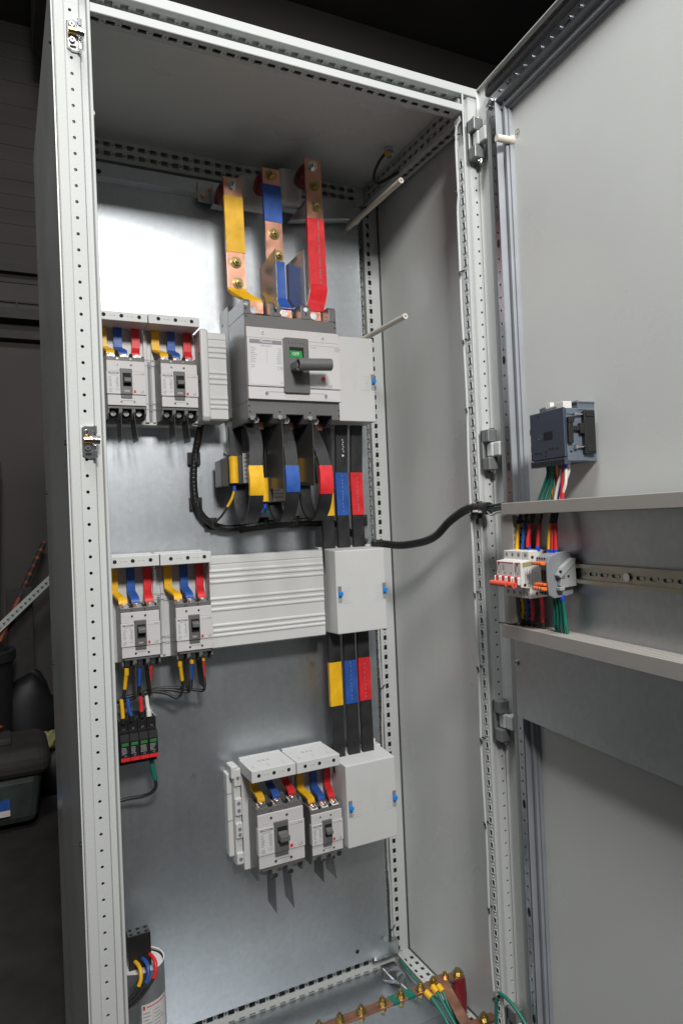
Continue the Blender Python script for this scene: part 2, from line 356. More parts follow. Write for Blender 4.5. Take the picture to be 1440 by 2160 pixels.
# clutter along the wall
solo('leaning_board', MB().add([(-0.62, 2.28, 0), (-0.16, 2.28, 0), (-0.09, 2.5, 1.52), (-0.5, 2.5, 1.58), (-0.62, 2.31, 0), (-0.16, 2.31, 0), (-0.09, 2.53, 1.52), (-0.5, 2.53, 1.58)],
     [(0, 1, 2, 3), (7, 6, 5, 4), (0, 4, 5, 1), (1, 5, 6, 2), (2, 6, 7, 3), (3, 7, 4, 0)]), 'darkwood', 'dark wide board leaning upright against the back wall at far left', 'board', bevel=0.004)
m = MB().box(-0.09, 0.02, 2.44, 2.46, 0.45, 0.93); solo('grey_board', m, 'darkwood', 'small dark board standing behind the orange stick', 'board', bevel=0.003)
st = thing('striped_stick', 'slim orange and dark striped stick leaning on the back wall', 'stick', (-0.115, 2.36, 0.7))
m = MB(); a = Vector((-0.125, 2.36, 0.70)); b = Vector((0.085, 2.55, 1.135))
m.cyl(a, b, 0.011, 8); m.build('shaft', 'rust', st)
m = MB()
for i in range(7): t = 0.42 + i * 0.085; m.cyl(a.lerp(b, t), a.lerp(b, t + 0.055), 0.0125, 8)
m.build('stripe', 'darkwood', st)
m = MB(); a = Vector((-0.12, 2.34, 0.745)); b = Vector((0.16, 2.42, 0.995)); uu = (b - a).normalized(); vv = Vector((0, 0, 1)) - uu * uu.z; vv.normalize()
m.perf(a, uu, vv, (b - a).length, 0.034, [rect_(0.011, 0.017, 0.008, 0.011), oct_(0.021, 0.017, 0.002, 6)], 0.025, 0.003)
e = a + Vector((0, 0.012, 0)); m.quad(e, uu * (b - a).length, vv * 0.034)
solo('slotted_strip', m, 'paint', 'pale slotted metal strip propped up behind the cabinet', 'metal strip')
bn = thing('waste_bin', 'black round bin at the foot of the back wall', 'bin', (-0.25, 2.25, 0)); MB().cyl((-0.26, 2.26, 0), (-0.26, 2.26, 0.66), 0.15, 24, 0.19).build('body', 'bin', bn); MB().pipe((-0.26, 2.26, 0.64), (-0.26, 2.26, 0.68), 0.20, 0.175, 24).build('rim', 'bin', bn)
def lump(cx, cy, cz, rx, ry, rz, seed, amp=0.18, n=14):
    rnd = random.Random(seed); m = MB(); ph = [(rnd.uniform(1, 4), rnd.uniform(1, 4), rnd.uniform(0, 6)) for _ in range(5)]; vs = []
    for i in range(n + 1):
        th = pi * i / n
        for j in range(2 * n):
            f = 2 * pi * j / (2 * n); k = 1 + amp * sum(sin(p[0] * f * 1 + p[2]) * sin(p[1] * th + p[2]) for p in ph) / 2.5 if 0 < i < n else 1
            vs.append((cx + rx * k * sin(th) * cos(f), cy + ry * k * sin(th) * sin(f), cz + rz * k * cos(th)))
    K = 2 * n
    return m.add(vs, [(i * K + j, i * K + (j + 1) % K, (i + 1) * K + (j + 1) % K, (i + 1) * K + j) for i in range(n) for j in range(K)], True)
solo('black_bag', lump(-0.03, 2.44, 0.30, 0.16, 0.12, 0.22, 3), 'bag', 'crumpled black bag lying behind the plastic crate', 'bag')
solo('yellow_cloth', lump(0.06, 2.30, 0.245, 0.05, 0.05, 0.035, 5, 0.3), 'khaki', 'dull yellow cloth beside the black bag', 'cloth')
solo('dark_sack', lump(0.09, 2.34, 0.10, 0.14, 0.10, 0.13, 9), 'bag', 'low dark sack on the floor beside the plastic crate', 'sack')
solo('orange_rag', lump(-0.21, 2.10, 0.385, 0.08, 0.04, 0.018, 12, 0.3), 'rust', 'orange rag lying on the lid of the plastic crate', 'rag')
cr = thing('plastic_crate', 'clear plastic storage crate with a rounded grey lid on the floor', 'crate', (-0.25, 2.05, 0))
MB().add([(-0.52, 1.93, 0.03), (-0.01, 1.93, 0.03), (-0.01, 2.2, 0.03), (-0.52, 2.2, 0.03), (-0.55, 1.90, 0.23), (0.015, 1.90, 0.23), (0.015, 2.22, 0.23), (-0.55, 2.22, 0.23)], [(3, 2, 1, 0), (4, 5, 6, 7), (0, 1, 5, 4), (1, 2, 6, 5), (2, 3, 7, 6), (3, 0, 4, 7)]).build('tub', 'crate', cr, bevel=0.03)
MB().box(-0.57, 0.05, 1.87, 2.25, 0.22, 0.33).build('lid', 'lid', cr, bevel=0.05, seg=4)
MB().box(-0.40, -0.09, 1.99, 2.13, 0.328, 0.36).build('handle', 'lid', cr, bevel=0.01)
MB().box(-0.30, -0.105, 1.895, 1.915, 0.11, 0.145).build('sticker', 'blue', cr); MB().box(-0.30, -0.105, 1.895, 1.915, 0.085, 0.108).build('sticker', 'paper', cr)

# ================================================================== the cabinet
cab = thing('electrical_cabinet', 'tall light grey steel switchgear cabinet standing with its door open', 'cabinet', (0.41, 0.3, 0))
def stile(mir):
    f = (lambda x: W - x) if mir else (lambda x: x)
    m = MB()
    prof = [(f(0.030), 0.05), (f(-0.0016), 0.05), (f(-0.0016), 0.0015), (f(0.0), 0.0), (f(0.0125), 0.0), (f(0.0140), 0.0012), (f(0.0145), 0.004), (f(0.0355), 0.004), (f(0.038), 0.011), (f(0.0468), 0.012), (f(0.0482), 0.001), (f(0.0495), 0.0), (f(0.0515), 0.0), (f(0.0525), 0.001)]
    m.sheet(prof, 'z', 0.03, TOP - 0.016, skip=(6,))
    # row of round holes in the recessed band
    z0 = 1.9171 - 74.5 * PITCH
    sx = 0.0145; wd = 0.021
    m.perf((f(sx) if not mir else f(sx + wd), 0.004, z0), (0, 0, 1), (-1, 0, 0) if False else ((1, 0, 0)), 78 * PITCH + 1e-4, wd, [oct_(PITCH / 2, (0.0085 if not mir else wd - 0.0085), 0.0026, 10)], PITCH, 0.003)
    m.add([(f(0.016), 0.03, 0.03), (f(0.036), 0.03, 0.03), (f(0.036), 0.03, TOP - 0.02), (f(0.016), 0.03, TOP - 0.02)], [(0, 1, 2, 3)])
    m.quad((f(0.0145), 0.004, z0 + 78 * PITCH), (f(0.0355) - f(0.0145), 0, 0), (0, 0, TOP - 0.016 - z0 - 78 * PITCH))
    # inner flank, slotted
    x = f(0.0525)
    m.perf((x, 0.001, z0 + 0.006), (0, 0, 1), (0, 1, 0), 78 * PITCH - 0.08, 0.026, [rect_(PITCH * 0.32, 0.0098, SLOT, 0.0085), oct_(PITCH * 0.80, 0.0098, 0.0017, 6)], PITCH, 0.0018)
    m.sheet([(x, 0.027), (f(0.043), 0.027), (f(0.030), 0.05)], 'z', 0.03, TOP - 0.016); m.quad((f(0.0465), 0.0125, 0.03), (0, 0.013, 0), (0, 0, TOP - 0.06))
    return m.build('frame_stile', 'paint', cab)
stile(False); stile(True)
# head rail of the front frame
m = MB()
zl = 1.9965
prof = [(0.05, TOP), (0.001, TOP), (0.0, TOP - 0.001), (0.0, 2.0335), (0.001, 2.0325), (0.013, 2.0325), (0.013, 2.0365)]
m.sheet(prof, 'x', -0.0016, W)
m.perf((0.0525, 0.013, 2.0365), (1, 0, 0), (0, 1, 0), W - 0.105, 0.050, [rect_(PITCH * 0.3, 0.024, 0.0125, 0.034), oct_(PITCH * 0.8, 0.016, 0.0018, 6)], PITCH, 0.002)
m.quad((0.0525, 0.011, 2.0425), (W - 0.105, 0, 0), (0, 0.06, 0))
m.sheet([(0.031, 2.0065), (0.002, 2.0115), (0.0, 2.0105), (0.0, zl + 0.001), (0.001, zl)], 'x', 0.0525, 0.7635)
m.perf((0.0525, 0.001, zl), (1, 0, 0), (0, 1, 0), 0.711, 0.030, [rect_(PITCH * 0.3, 0.0150, 0.0145, 0.0095), oct_(PITCH * 0.82, 0.0150, 0.0016, 6)], PITCH, 0.0018)
m.sheet([(0.031, zl), (0.031, 2.044)], 'x', 0.0525, 0.7635)
m.box(0.7635, W - 0.0016 - 0.014, 0.012, 0.03, 1.985, 2.033); m.box(-0.0, 0.0525, 0.012, 0.03, 1.985, 2.033)
m.build('frame_rail', 'paint', cab)
MB().box(0.768, 0.776, 0.0085, 0.014, 1.955, 2.005).build('gasket', 'gasket', cab, bevel=0.003)
# sill rail of the front frame
MB().box(-0.0016, W, 0.0, 0.03, 0.03, 0.075).build('frame_rail', 'paint', cab, bevel=0.002)
# panels
MB().box(-0.004, -0.001, 0.012, 0.612, 0.03, TOP).build('side_panel', 'panel', cab)
MB().box(0.8155, 0.8185, 0.03, 0.612, 0.03, TOP).build('side_panel', 'panel', cab)
MB().box(-0.0009, 0.8154, 0.0505, 0.612, 2.046, 2.0495).build('roof_panel', 'panel', cab)
MB().box(-0.0009, 0.8154, 0.606, 0.612, 0.03, 2.045).build('back_panel', 'panel', cab)
MB().box(-0.0016, W, 0.004, 0.612, 0.0, 0.0295).build('plinth', 'gasket', cab)
MB().box(0.011, 0.806, 0.031, 0.605, 0.0305, 0.036).build('floor_plate', 'plate', cab)
m = MB(); m.box(0.20, 0.80, 0.234, 0.2352, 0.0364, 0.0372); m.build('floor_seam', 'steel', cab)
# rear posts and rails: slotted profiles
SQ = lambda w_, o_: [rect_(PITCH * 0.3, o_, SLOT, 0.0095), oct_(PITCH * 0.8, o_, 0.0018, 6)]
def rear_post(x0, x1, inner):
    m = MB(); L_ = 77 * PITCH + 1e-4
    m.perf((x0, 0.45, 0.062), (0, 0, 1), (1, 0, 0), L_, 0.024 if inner > x0 - 1e-6 and inner <= x0 else x1 - x0, SQ(0, 0.013), PITCH, 0.002)
    if inner <= x0: m.quad((x0 + 0.024, 0.45, 0.04), (x1 - x0 - 0.024, 0, 0), (0, 0, 2.0))
    m.perf((inner, 0.451, 0.062), (0, 0, 1), (0, 1, 0), L_, 0.04, SQ(0, 0.02), PITCH, 0.002)
    m.quad((x0 + 0.003, 0.485, 0.04), (x1 - x0, 0, 0), (0, 0, 2.0))
    return m.build('rear_post', 'paint', cab)
rear_post(0.772, 0.8145, 0.772); rear_post(0.002, 0.044, 0.044)
m = MB(); m.perf((0.03, 0.45, 1.997), (1, 0, 0), (0, 0, 1), 0.748, 0.0485, [rect_(PITCH * .3, .0145, 0.0142, 0.0098), rect_(PITCH * .3, .0345, 0.0142, 0.0098), oct_(PITCH * .8, .0145, .0018, 6), oct_(PITCH * .8, .0345, .0018, 6)], PITCH, 0.002)
m.sheet([(0.451, 1.997), (0.47, 1.997), (0.47, 2.044)], 'x', 0.03, 0.778); m.build('rear_rail', 'paint', cab)
m = MB(); m.perf((0.03, 0.45, 0.036), (1, 0, 0), (0, 0, 1), 0.748, 0.038, [rect_(PITCH * .3, .0255, 0.0142, 0.0098), rect_(PITCH * .3, .0015 + .0025, 0.0142, 0.003), oct_(PITCH * .8, .0255, .0018, 6)], PITCH, 0.002)
m.perf((0.03, 0.45, 0.074), (1, 0, 0), (0, 1, 0), 0.748, 0.03, [rect_(PITCH * .3, .012, 0.0142, 0.0098)], PITCH, 0.002); m.build('rear_rail', 'paint', cab)
def side_rail(x0, x1, zt):          # upper: vertical flank with two rows and an underside with one
    m = MB(); r = x0 < 0.4
    hs = [rect_(PITCH * .3, .0145, 0.0142, 0.0098), rect_(PITCH * .3, .0345, 0.0142, 0.0098), oct_(PITCH * .8, .0145, .0018, 6), oct_(PITCH * .8, .0345, .0018, 6)]
    xv = x1 if r else x0
    m.perf((xv, 0.034, 1.998), (0, 1, 0), (0, 0, 1), 0.416, 0.047, hs, PITCH, 0.002)
    m.perf((x0, 0.034, 1.998), (0, 1, 0), (1, 0, 0), 0.416, x1 - x0, [rect_(PITCH * .3, .016, 0.0142, 0.0098), oct_(PITCH * .8, .016, .0018, 6)], PITCH, 0.002)
    m.quad(((x0 if r else x1) , 0.034, 2.0), (0, 0.416, 0), (0, 0, 0.045))
    m.quad((xv + (-0.02 if r else 0.02), 0.034, 2.0), (0, 0.416, 0), (0, 0, 0.045))
    return m.build('side_rail', 'paint', cab)
side_rail(0.776, 0.808, 2.0); side_rail(0.004, 0.036, 2.0)
def low_rail(x0, x1):
    m = MB()
    hs = [rect_(PITCH * .3, .009, 0.0122, 0.0092), rect_(PITCH * .3, .029, 0.0122, 0.0092), oct_(PITCH * .8, .009, .0018, 6), oct_(PITCH * .8, .029, .0018, 6)]
    m.perf((x0, 0.031, 0.0605), (0, 1, 0), (1, 0, 0), 0.419, x1 - x0, hs, PITCH, 0.002)
    m.quad((x0, 0.031, 0.0365), (0, 0.419, 0), (0, 0, 0.024)); m.quad((x1, 0.031, 0.0365), (0, 0.419, 0), (0, 0, 0.024)); m.quad((x0, .031, .045), (0, .419, 0), (x1 - x0, 0, 0))
    return m.build('side_rail', 'paint', cab)
low_rail(0.773, 0.8135); low_rail(0.003, 0.0435)
MB().box(0.8136, 0.8152, 0.031, 0.452, 0.037, 0.0645).box(0.8136, 0.8152, 0.444, 0.4495, 0.06, 2.0).box(0.8146, 0.8153, 0.46, 0.6, 0.05, 2.0).build('panel_seal', 'gasket', cab)
# mounting plate with folded edges
PY = 0.42
m = MB(); m.prism([(PY, 1.931), (PY - 0.002, 1.9315), (PY - 0.016, 1.9365), (PY - 0.016, 1.966), (PY - 0.002, 1.969), (PY + 0.012, 1.969), (PY + 0.012, 1.966), (PY - 0.013, 1.9655), (PY - 0.013, 1.939), (PY + 0.002, 1.931)], 'x', 0.05, 0.741)
m.box(0.05, 0.741, PY, PY + 0.0025, 0.088, 1.931); m.box(0.7385, 0.741, PY + 0.0025, PY + 0.024, 0.088, 1.931)
m.build('mounting_plate', 'plate', cab)
m = MB()
for x, zz in ((0.652, 0.118), (0.720, 1.951), (0.112, 1.945), (0.66, 1.945)): m.cyl((x, PY - 0.0002 if zz < 1.9 else PY - 0.0163, zz), (x, PY - 0.0008 if zz < 1.9 else PY - 0.017, zz), 0.005, 12)
m.build('plate_hole', 'hole', cab)
m = MB()
for x, zz in ((0.7265, 0.128), (0.715, 1.943)): m.cyl((x, PY - (0.02 if zz > 1 else 0.001), zz), (x, PY - (0.026 if zz > 1 else 0.007), zz), 0.007, 6); 
m.build('plate_bolt', 'steel', cab)
br = MB(); br.box(0.700, 0.772, 0.424, 0.448, 0.075, 0.11); br.box(0.715, 0.755, 0.36, 0.424, 0.055, 0.062); br.build('plate_bracket', 'zinc', cab, bevel=0.002)
m = MB(); m.cyl((0.720, 0.40, 0.045), (0.735, 0.36, 0.062), 0.014, 6); m.cyl((0.733, 0.35, 0.05), (0.744, 0.30, 0.043), 0.005, 10); m.build('plate_bracket_bolt', 'steel', cab)
# strike plates on the left stile
def strike(zc):
    m = MB(); y0 = 0.0035
    def out(o_): return [(0.0168 + o_, zc + .024 - o_), (0.0215, zc + 0.0265 - o_), (0.0345, zc + 0.0265 - o_), (0.0385 - o_, zc + .0265 - o_), (0.0385 - o_, zc - 0.0235 + o_), (0.024, zc - 0.0235 + o_), (0.0168 + o_, zc - 0.018 + o_)]
    m.prism(out(0)[::-1], 'y', y0 - 0.004, y0)
    sp = m.build('strike_plate', 'chrome', cab, bevel=0.001)
    b = MB(); b.cyl((0.019, -0.006, zc + 0.004), (0.031, -0.006, zc + 0.004), 0.0055, 14); b.build('roller', 'brass', sp)
    b = MB(); b.cyl((0.031, -0.006, zc + 0.004), (0.042, -0.006, zc + 0.003), 0.0078, 14); b.box(0.0325, 0.0385, -0.008, -0.001, zc + 0.014, zc + 0.026); b.box(0.0325, 0.0385, -0.008, -0.001, zc - 0.0235, zc - 0.012); b.build('roller_cup', 'chrome', sp, bevel=0.0008)
    b = MB()
    for dz in (0.0165, -0.008): b.cyl((0.0245, -0.0005, zc + dz), (0.0245, -0.005, zc + dz), 0.0048, 14, 0.0038)
    b.build('screw', 'steel', sp)
    b = MB(); b.cyl((0.0245, -0.0051, zc + 0.0165), (0.0245, -0.0053, zc + 0.0165), 0.0018, 6); b.cyl((0.0245, -0.0051, zc - 0.008), (0.0245, -0.0053, zc - 0.008), 0.0018, 6); b.box(0.021, 0.030, -0.0009, -0.0006, zc - 0.019, zc - 0.0155); b.build('recess', 'hole', sp)
strike(1.949); strike(1.316)
# rivets on the side panel
m = MB()
for y, zz in ((0.02, 1.945), (0.02, 1.318), (0.02, 0.70), (0.55, 1.27), (0.55, 0.89)): MB().cyl((-0.004, y, zz), (-0.0075, y, zz), 0.005, 10, 0.003).build('panel_rivet', 'steel', cab)
# hinges: two dark knuckles on the frame and a pale leaf on the door
def hinge(zc):
    m = MB(); x0, x1 = 0.7735, 0.7965
    m.box(x0, x1, -0.0225, 0.002, zc + 0.0155, zc + 0.0405); m.box(x0, x1, -0.0225, 0.002, zc - 0.0405, zc - 0.0155); m.box(x0, x0 + 0.007, -0.004, 0.0035, zc - 0.0405, zc + 0.0405)
    h = m.build('hinge_knuckle', 'hinge', cab, bevel=0.002)
    MB().cyl((0.7885, -0.013, zc - 0.044), (0.7885, -0.013, zc + 0.043), 0.0036, 12).build('hinge_pin', 'steel', h)
    MB().cyl((0.791, -0.015, zc + 0.041), (0.791, -0.015, zc + 0.0432), 0.005, 10).build('screw', 'steel', h); MB().cyl((0.792, -0.016, zc - 0.048), (0.792, -0.016, zc - 0.0411), 0.0048, 10).build('screw', 'steel', h)
    b = MB(); b.box(0.781, 0.792, -0.024, -0.006, zc - 0.0145, zc + 0.0145); b.box(0.783, 0.8035, -0.044, -0.0245, zc - 0.0145, zc + 0.0145); b.build('hinge_leaf', 'paint', cab, bevel=0.003)
for zc in (1.936, 1.309, 0.768, 0.158): hinge(zc)
# earth bolt with lug on the roof
m = MB(); m.cyl((0.742, 0.255, 2.046), (0.742, 0.255, 2.037), 0.011, 18).cyl((0.742, 0.255, 2.037), (0.742, 0.255, 2.024), 0.0065, 12); m.build('earth_bolt', 'steel', cab)
gl = thing('earth_lead', 'short dark earth lead with yellow lug bolted under the roof', 'cable', (0.735, 0.26, 2.03))
MB().tube([(0.728, 0.252, 2.027), (0.716, 0.262, 2.008), (0.716, 0.285, 1.989), (0.733, 0.30, 1.982), (0.757, 0.29, 1.992), (0.775, 0.27, 2.003)], 0.0035, 8).build('wire', 'sleeve', gl)
MB().cyl((0.739, 0.253, 2.031), (0.727, 0.252, 2.026), 0.0055, 10).build('lug_sleeve', 'yellow', gl)

# ---- the door (parts of the cabinet) in its own frame: (u along the door, -v out of it, z)
D = lambda: MB(DOOR)
SK = -0.006
dm = D(); DT = 2.047; DW = 0.80
dm.box(-0.001, DW, -SK, -SK + 0.0016, 0.05, DT)
dm.box(-0.001, 0.0006, 0.0, -SK, 0.05, DT); dm.box(-0.001, DW, 0.0, -SK, DT - 0.0016, DT); dm.box(DW - 0.0016, DW, 0, -SK, 0.05, DT)
door = dm.build('door', 'panel', cab)
# stiffening frame of the door: drilled channel with ribs
vT = 0.015
m = D(); u0, u1 = 0.069, 0.0862; ho = [oct_(PITCH / 2, 0.008, 0.0024, 8)]
zb, zt = 0.08, 1.975; Lc = zt - zb; npt = int(Lc / PITCH)
m.perf((u0, -vT, zb), (0, 0, 1), (1, 0, 0), npt * PITCH + 1e-4, u1 - u0, ho, PITCH, 0.003, end=Lc)
prof = [(u0, -SK), (u0, -vT)]; m.sheet(prof, 'z', zb, zt)
prof = [(u1, -vT), (u1 + 0.0012, -vT + 0.0015), (u1 + 0.0045, -0.0035), (u1 + 0.011, -0.003), (u1 + 0.0125, -0.006), (u1 + 0.0175, -0.006), (u1 + 0.019, -0.001), (u1 + 0.023, -0.001), (u1 + 0.025, -SK)]
m.sheet(prof[:2], 'z', zb, zt); m.quad((u0 + .001, -vT + 0.012, zb), (u1 - u0, 0, 0), (0, 0, Lc)); m.build('door_stiffener', 'grot', door)
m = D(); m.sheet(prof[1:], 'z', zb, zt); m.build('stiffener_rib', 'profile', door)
sl = D()
for zz in (1.905, 1.70, 1.475, 1.27, 0.625, 0.42, 0.218): sl.cyl((u0 + 0.009, -vT - 0.0003, zz - 0.005), (u0 + 0.009, -vT - 0.0003, zz + 0.005), 0.0001, 6); sl.prism([(u0 + 0.009 + 0.0042 * cos(a), zz + 0.0085 * sin(a)) for a in [2 * pi * i / 12 for i in range(12)]], 'y', -vT - 0.0006, -vT)
sl.build('slot', 'hole', door)
m = D(); zt1 = DT - 0.058; zt0 = zt1 - 0.0172; L2 = 0.66
m.perf((u0, -vT, zt0), (1, 0, 0), (0, 0, 1), L2, zt1 - zt0, ho, PITCH, 0.003)
for i, (a, b) in enumerate(zip([(zt1, -SK), None], [(zt1, -vT), None])):
    if a: m.sheet([(a[1], a[0]), (b[1], b[0])], 'x', u0, u0 + L2)
pr = [(-vT, zt0), (-vT + 0.0015, zt0 - 0.0012), (-0.0035, zt0 - 0.0045), (-0.003, zt0 - 0.011), (-0.006, zt0 - 0.0125), (-0.006, zt0 - 0.0175), (-0.001, zt0 - 0.019), (-0.001, zt0 - 0.023), (-SK, zt0 - 0.025)]
m.quad((u0, -vT + 0.012, zt0), (L2, 0, 0), (0, 0, zt1 - zt0)); m.build('door_stiffener', 'grot', door)
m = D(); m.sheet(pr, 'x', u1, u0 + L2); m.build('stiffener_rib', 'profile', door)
sl = D()
for uu in (0.135, 0.30, 0.47): sl.prism([(uu + 0.0085 * cos(a), zt0 + 0.0085 + 0.0042 * sin(a)) for a in [2 * pi * i / 12 for i in range(12)]], 'y', -vT - 0.0006, -vT)
sl.build('slot', 'hole', door)
m = D(); m.cyl((u0 + 0.001, -vT - 0.001, zt0 - 0.002), (u0 + 0.001, -vT - 0.006, zt0 - 0.002), 0.006, 12); m.cyl((u0 + 0.009, -vT - 0.001, zt0 + 0.004), (u0 + 0.009, -vT - 0.006, zt0 + 0.004), 0.006, 12); m.build('corner_screw', 'steel', door)
# foam gasket round the rim
g = D(); g.box(0.046, 0.062, -0.010, -SK, 0.06, 1.99); g.build('door_gasket', 'foam', door, bevel=0.003)
g = D(); g.box(0.048, DW - 0.02, -0.013, -SK, DT - 0.046, DT - 0.020); g.build('door_gasket', 'gasket', door, bevel=0.005)
g = D(); g.box(0.060, DW - 0.03, -0.0165, -0.0128, DT - 0.0335, DT - 0.0315); g.build('gasket_rib', 'steel', door)
# galvanised sheet screwed on the door
VP = 0.028
dp = D().box(0.089, DW - 0.04, -VP, -VP + 0.002, 0.797, 1.20); dp.build('door_plate', 'doorplate', door)
m = D(); m.cyl((0.0955, -VP, 0.899), (0.0955, -VP - 0.004, 0.899), 0.0065, 14, 0.005); m.build('door_plate_screw', 'steel', door)
m = D(); m.box(0.0935, 0.0975, -VP - 0.0043, -VP - 0.0040, 0.8984, 0.8996); m.box(0.0951, 0.0959, -VP - 0.0043, -VP - 0.0040, 0.897, 0.901); m.build('screw_cross', 'hole', door)
# earth mark printed beside the stud
m = D(); m.pipe((0.124, -SK + 0.0001, 1.893), (0.124, -SK - 0.0004, 1.893), 0.0075, 0.0066, 24)
for dz, hw_ in ((0.0, 0.0045), (-0.0018, 0.003), (-0.0036, 0.0014)): m.box(0.124 - hw_, 0.124 + hw_, -SK - 0.0004, -SK + 0.0001, 1.893 + dz - 0.0003, 1.893 + dz + 0.0003)
m.box(0.1237, 0.1243, -SK - 0.0004, -SK, 1.893, 1.898); m.build('earth_mark', 'print', door)
ds_ = thing('white_stud', 'short ivory plastic stud standing on the door near its top hinge', 'stud', (0.118, 0.006, 1.885), F=DOOR)
m = D(); m.cyl((0.1084, -0.030, 1.8868), (0.1084, -SK, 1.8868), 0.0066, 20); m.build('body', 'ivory', ds_, bevel=0.001); D().cyl((0.1084, -0.001, 1.8868), (0.1084, -SK, 1.8868), 0.0088, 20).build('flange', 'ivory', ds_)


# ================================================================== moulded-case breakers
NY = (0, -1, 0)
def dashes(mb, x0, x1, z0, z1, y, rows, seed, gap=0.45, cols=((0, 0.34), (0.62, 1.0))):
    rnd = random.Random(seed); h = (z1 - z0) / rows
    for i in range(rows):
        zz = z1 - (i + 0.7) * h
        for a, b in cols:
            w_ = (b - a) * (x1 - x0) * rnd.uniform(0.55, 1.0); xa = x0 + a * (x1 - x0) if a < 0.5 else x0 + b * (x1 - x0) - w_
            mb.box(xa, xa + w_, y - 0.00025, y, zz, zz + h * gap)
def small_breaker(x0, z0, wd, ht, label, group, rating, toggle=0.0, barriers=((0, 1), 0.06), yf=0.315, white_pads=False, dp=0.058, model='ABN 103c'):
    """x0,z0: lower left of the body; toggle -1 off .. 1 on"""
    t = thing('circuit_breaker', label, 'breaker', (x0 + wd / 2, 0.40, z0), group)
    yb = yf + dp; x1 = x0 + wd; z1 = z0 + ht; k = wd / 0.0765
    fz0 = z0 + 0.026 * ht / 0.13; fz1 = z0 + 0.1165 * ht / 0.13; fh = fz1 - fz0
    px = [x0 + wd * q for q in (1 / 6, 0.5, 5 / 6)]; pw = wd * 0.235
    # dark body: core, then ribs between the three poles at both ends
    m = MB(); m.box(x0, x1, yf + 0.004, yb, fz0 - 0.002, fz1 + 0.004)
    m.box(x0 + .0003, x1 - .0003, yf + 0.0035, yf + 0.012, fz1, fz1 + 0.009 * k); m.box(x0 + .0003, x1 - .0003, yf + 0.0035, yf + 0.012, fz0 - 0.006 * k, fz0)
    m.box(x0 + .0003, x1 - .0003, yf + 0.030, yb - .0003, fz1, z1 - 0.004); m.box(x0 + .0003, x1 - .0003, yf + 0.034, yb - .0003, z0 + 0.004, fz0)
    xs_ = [x0, px[0] - pw / 2, px[0] + pw / 2, px[1] - pw / 2, px[1] + pw / 2, px[2] - pw / 2, px[2] + pw / 2, x1]
    for a, b in ((0, 1), (2, 3), (4, 5), (6, 7)):
        m.prism([(yf + 0.004, fz1 + 0.004), (yf + 0.004, z1 - 0.007 * k), (yf + 0.010, z1), (yb, z1), (yb, fz1 + 0.004)], 'x', xs_[a], xs_[b])
        m.prism([(yf + 0.004, fz0 - 0.002), (yb, fz0 - 0.002), (yb, z0), (yf + 0.018, z0), (yf + 0.004, z0 + 0.010 * k)], 'x', xs_[a], xs_[b])
    m.build('body', 'dark', t, bevel=0.0008)
    # light front cover with raised middle
    m = MB(); m.box(x0 + 0.0006, x1 - 0.0006, yf, yf + 0.012, fz0, fz0 + fh * 0.235); m.box(x0 + 0.0006, x1 - 0.0006, yf, yf + 0.012, fz0 + fh * 0.765, fz1)
    m.box(x0 - 0.0004, x1 + 0.0004, yf - 0.0022, yf + 0.012, fz0 + fh * 0.245, fz0 + fh * 0.762); m.build('front_cover', 'face', t, bevel=0.0008)
    yc = yf - 0.0022
    lb = MB().box(x0 + 0.0025 * k, x0 + 0.0245 * k, yc - 0.0003, yc + 0.001, fz0 + fh * 0.26, fz0 + fh * 0.74).build('rating_label', 'label', t)
    p = MB(); p.box(x0 + 0.003 * k, x0 + 0.024 * k, yc - 0.0006, yc - 0.0003, fz0 + fh * 0.695, fz0 + fh * 0.735); p.build('label_band', 'band', lb)
    p = MB(); put_text(p, 'Metasol', (x0 + 0.0135 * k, yc - 0.0008, fz0 + fh * 0.716), (1, 0, 0), (0, 0, 1), 0.0038 * k); p.build('lettering', 'textwhite', lb)
    p = MB(); put_text(p, model, (x0 + 0.0135 * k, yc - 0.0006, fz0 + fh * 0.662), (1, 0, 0), (0, 0, 1), 0.0035 * k)
    put_text(p, 'CE', (x0 + 0.019 * k, yc - 0.0006, fz0 + fh * 0.345), (1, 0, 0), (0, 0, 1), 0.0062 * k)
    dashes(p, x0 + 0.004 * k, x0 + 0.0225 * k, fz0 + fh * 0.40, fz0 + fh * 0.635, yc - 0.0003, 8, int(x0 * 1000))
    dashes(p, x0 + 0.004 * k, x0 + 0.014 * k, fz0 + fh * 0.28, fz0 + fh * 0.37, yc - 0.0003, 3, int(x0 * 700), cols=((0, .8),))
    p.build('fine_print', 'stub', lb)
    p = MB(); put_text(p, 'LS', (x1 - 0.0075 * k, yc - 0.0004, fz0 + fh * 0.305), (1, 0, 0.12), (0, 0, 1), 0.0066 * k, 1.15); put_text(p, 'MCCB', (x1 - 0.0065 * k, yc - 0.0004, fz0 + fh * 0.715), (1, 0, 0), (0, 0, 1), 0.0026 * k)
    p.box(x0 + 0.052 * k, x1 - 0.002, yc - 0.0002, yc, fz0 + fh * 0.695, fz0 + fh * 0.70); p.build('lettering', 'print', t)
    # escutcheon and toggle
    ex0 = x0 + wd * 0.335; ex1 = x0 + wd * 0.645; ez1 = fz0 + fh * 0.82; ez0 = fz0 + fh * 0.155
    m = MB(); m.box(ex0, ex1, yf - 0.0042, yf + 0.004, fz0 + fh * 0.245, ez1); m.box(ex0 + 0.001, ex1 - 0.001, yf - 0.0015, yf + 0.004, ez0, fz0 + fh * 0.25); es = m.build('escutcheon', 'mid', t, bevel=0.001)
    wx0, wx1 = x0 + wd * 0.40, x0 + wd * 0.615; wz0, wz1 = fz0 + fh * 0.42, fz0 + fh * 0.72
    MB().box(wx0, wx1, yf - 0.0046, yf - 0.0040, wz0, wz1).build('slot', 'hole', es)
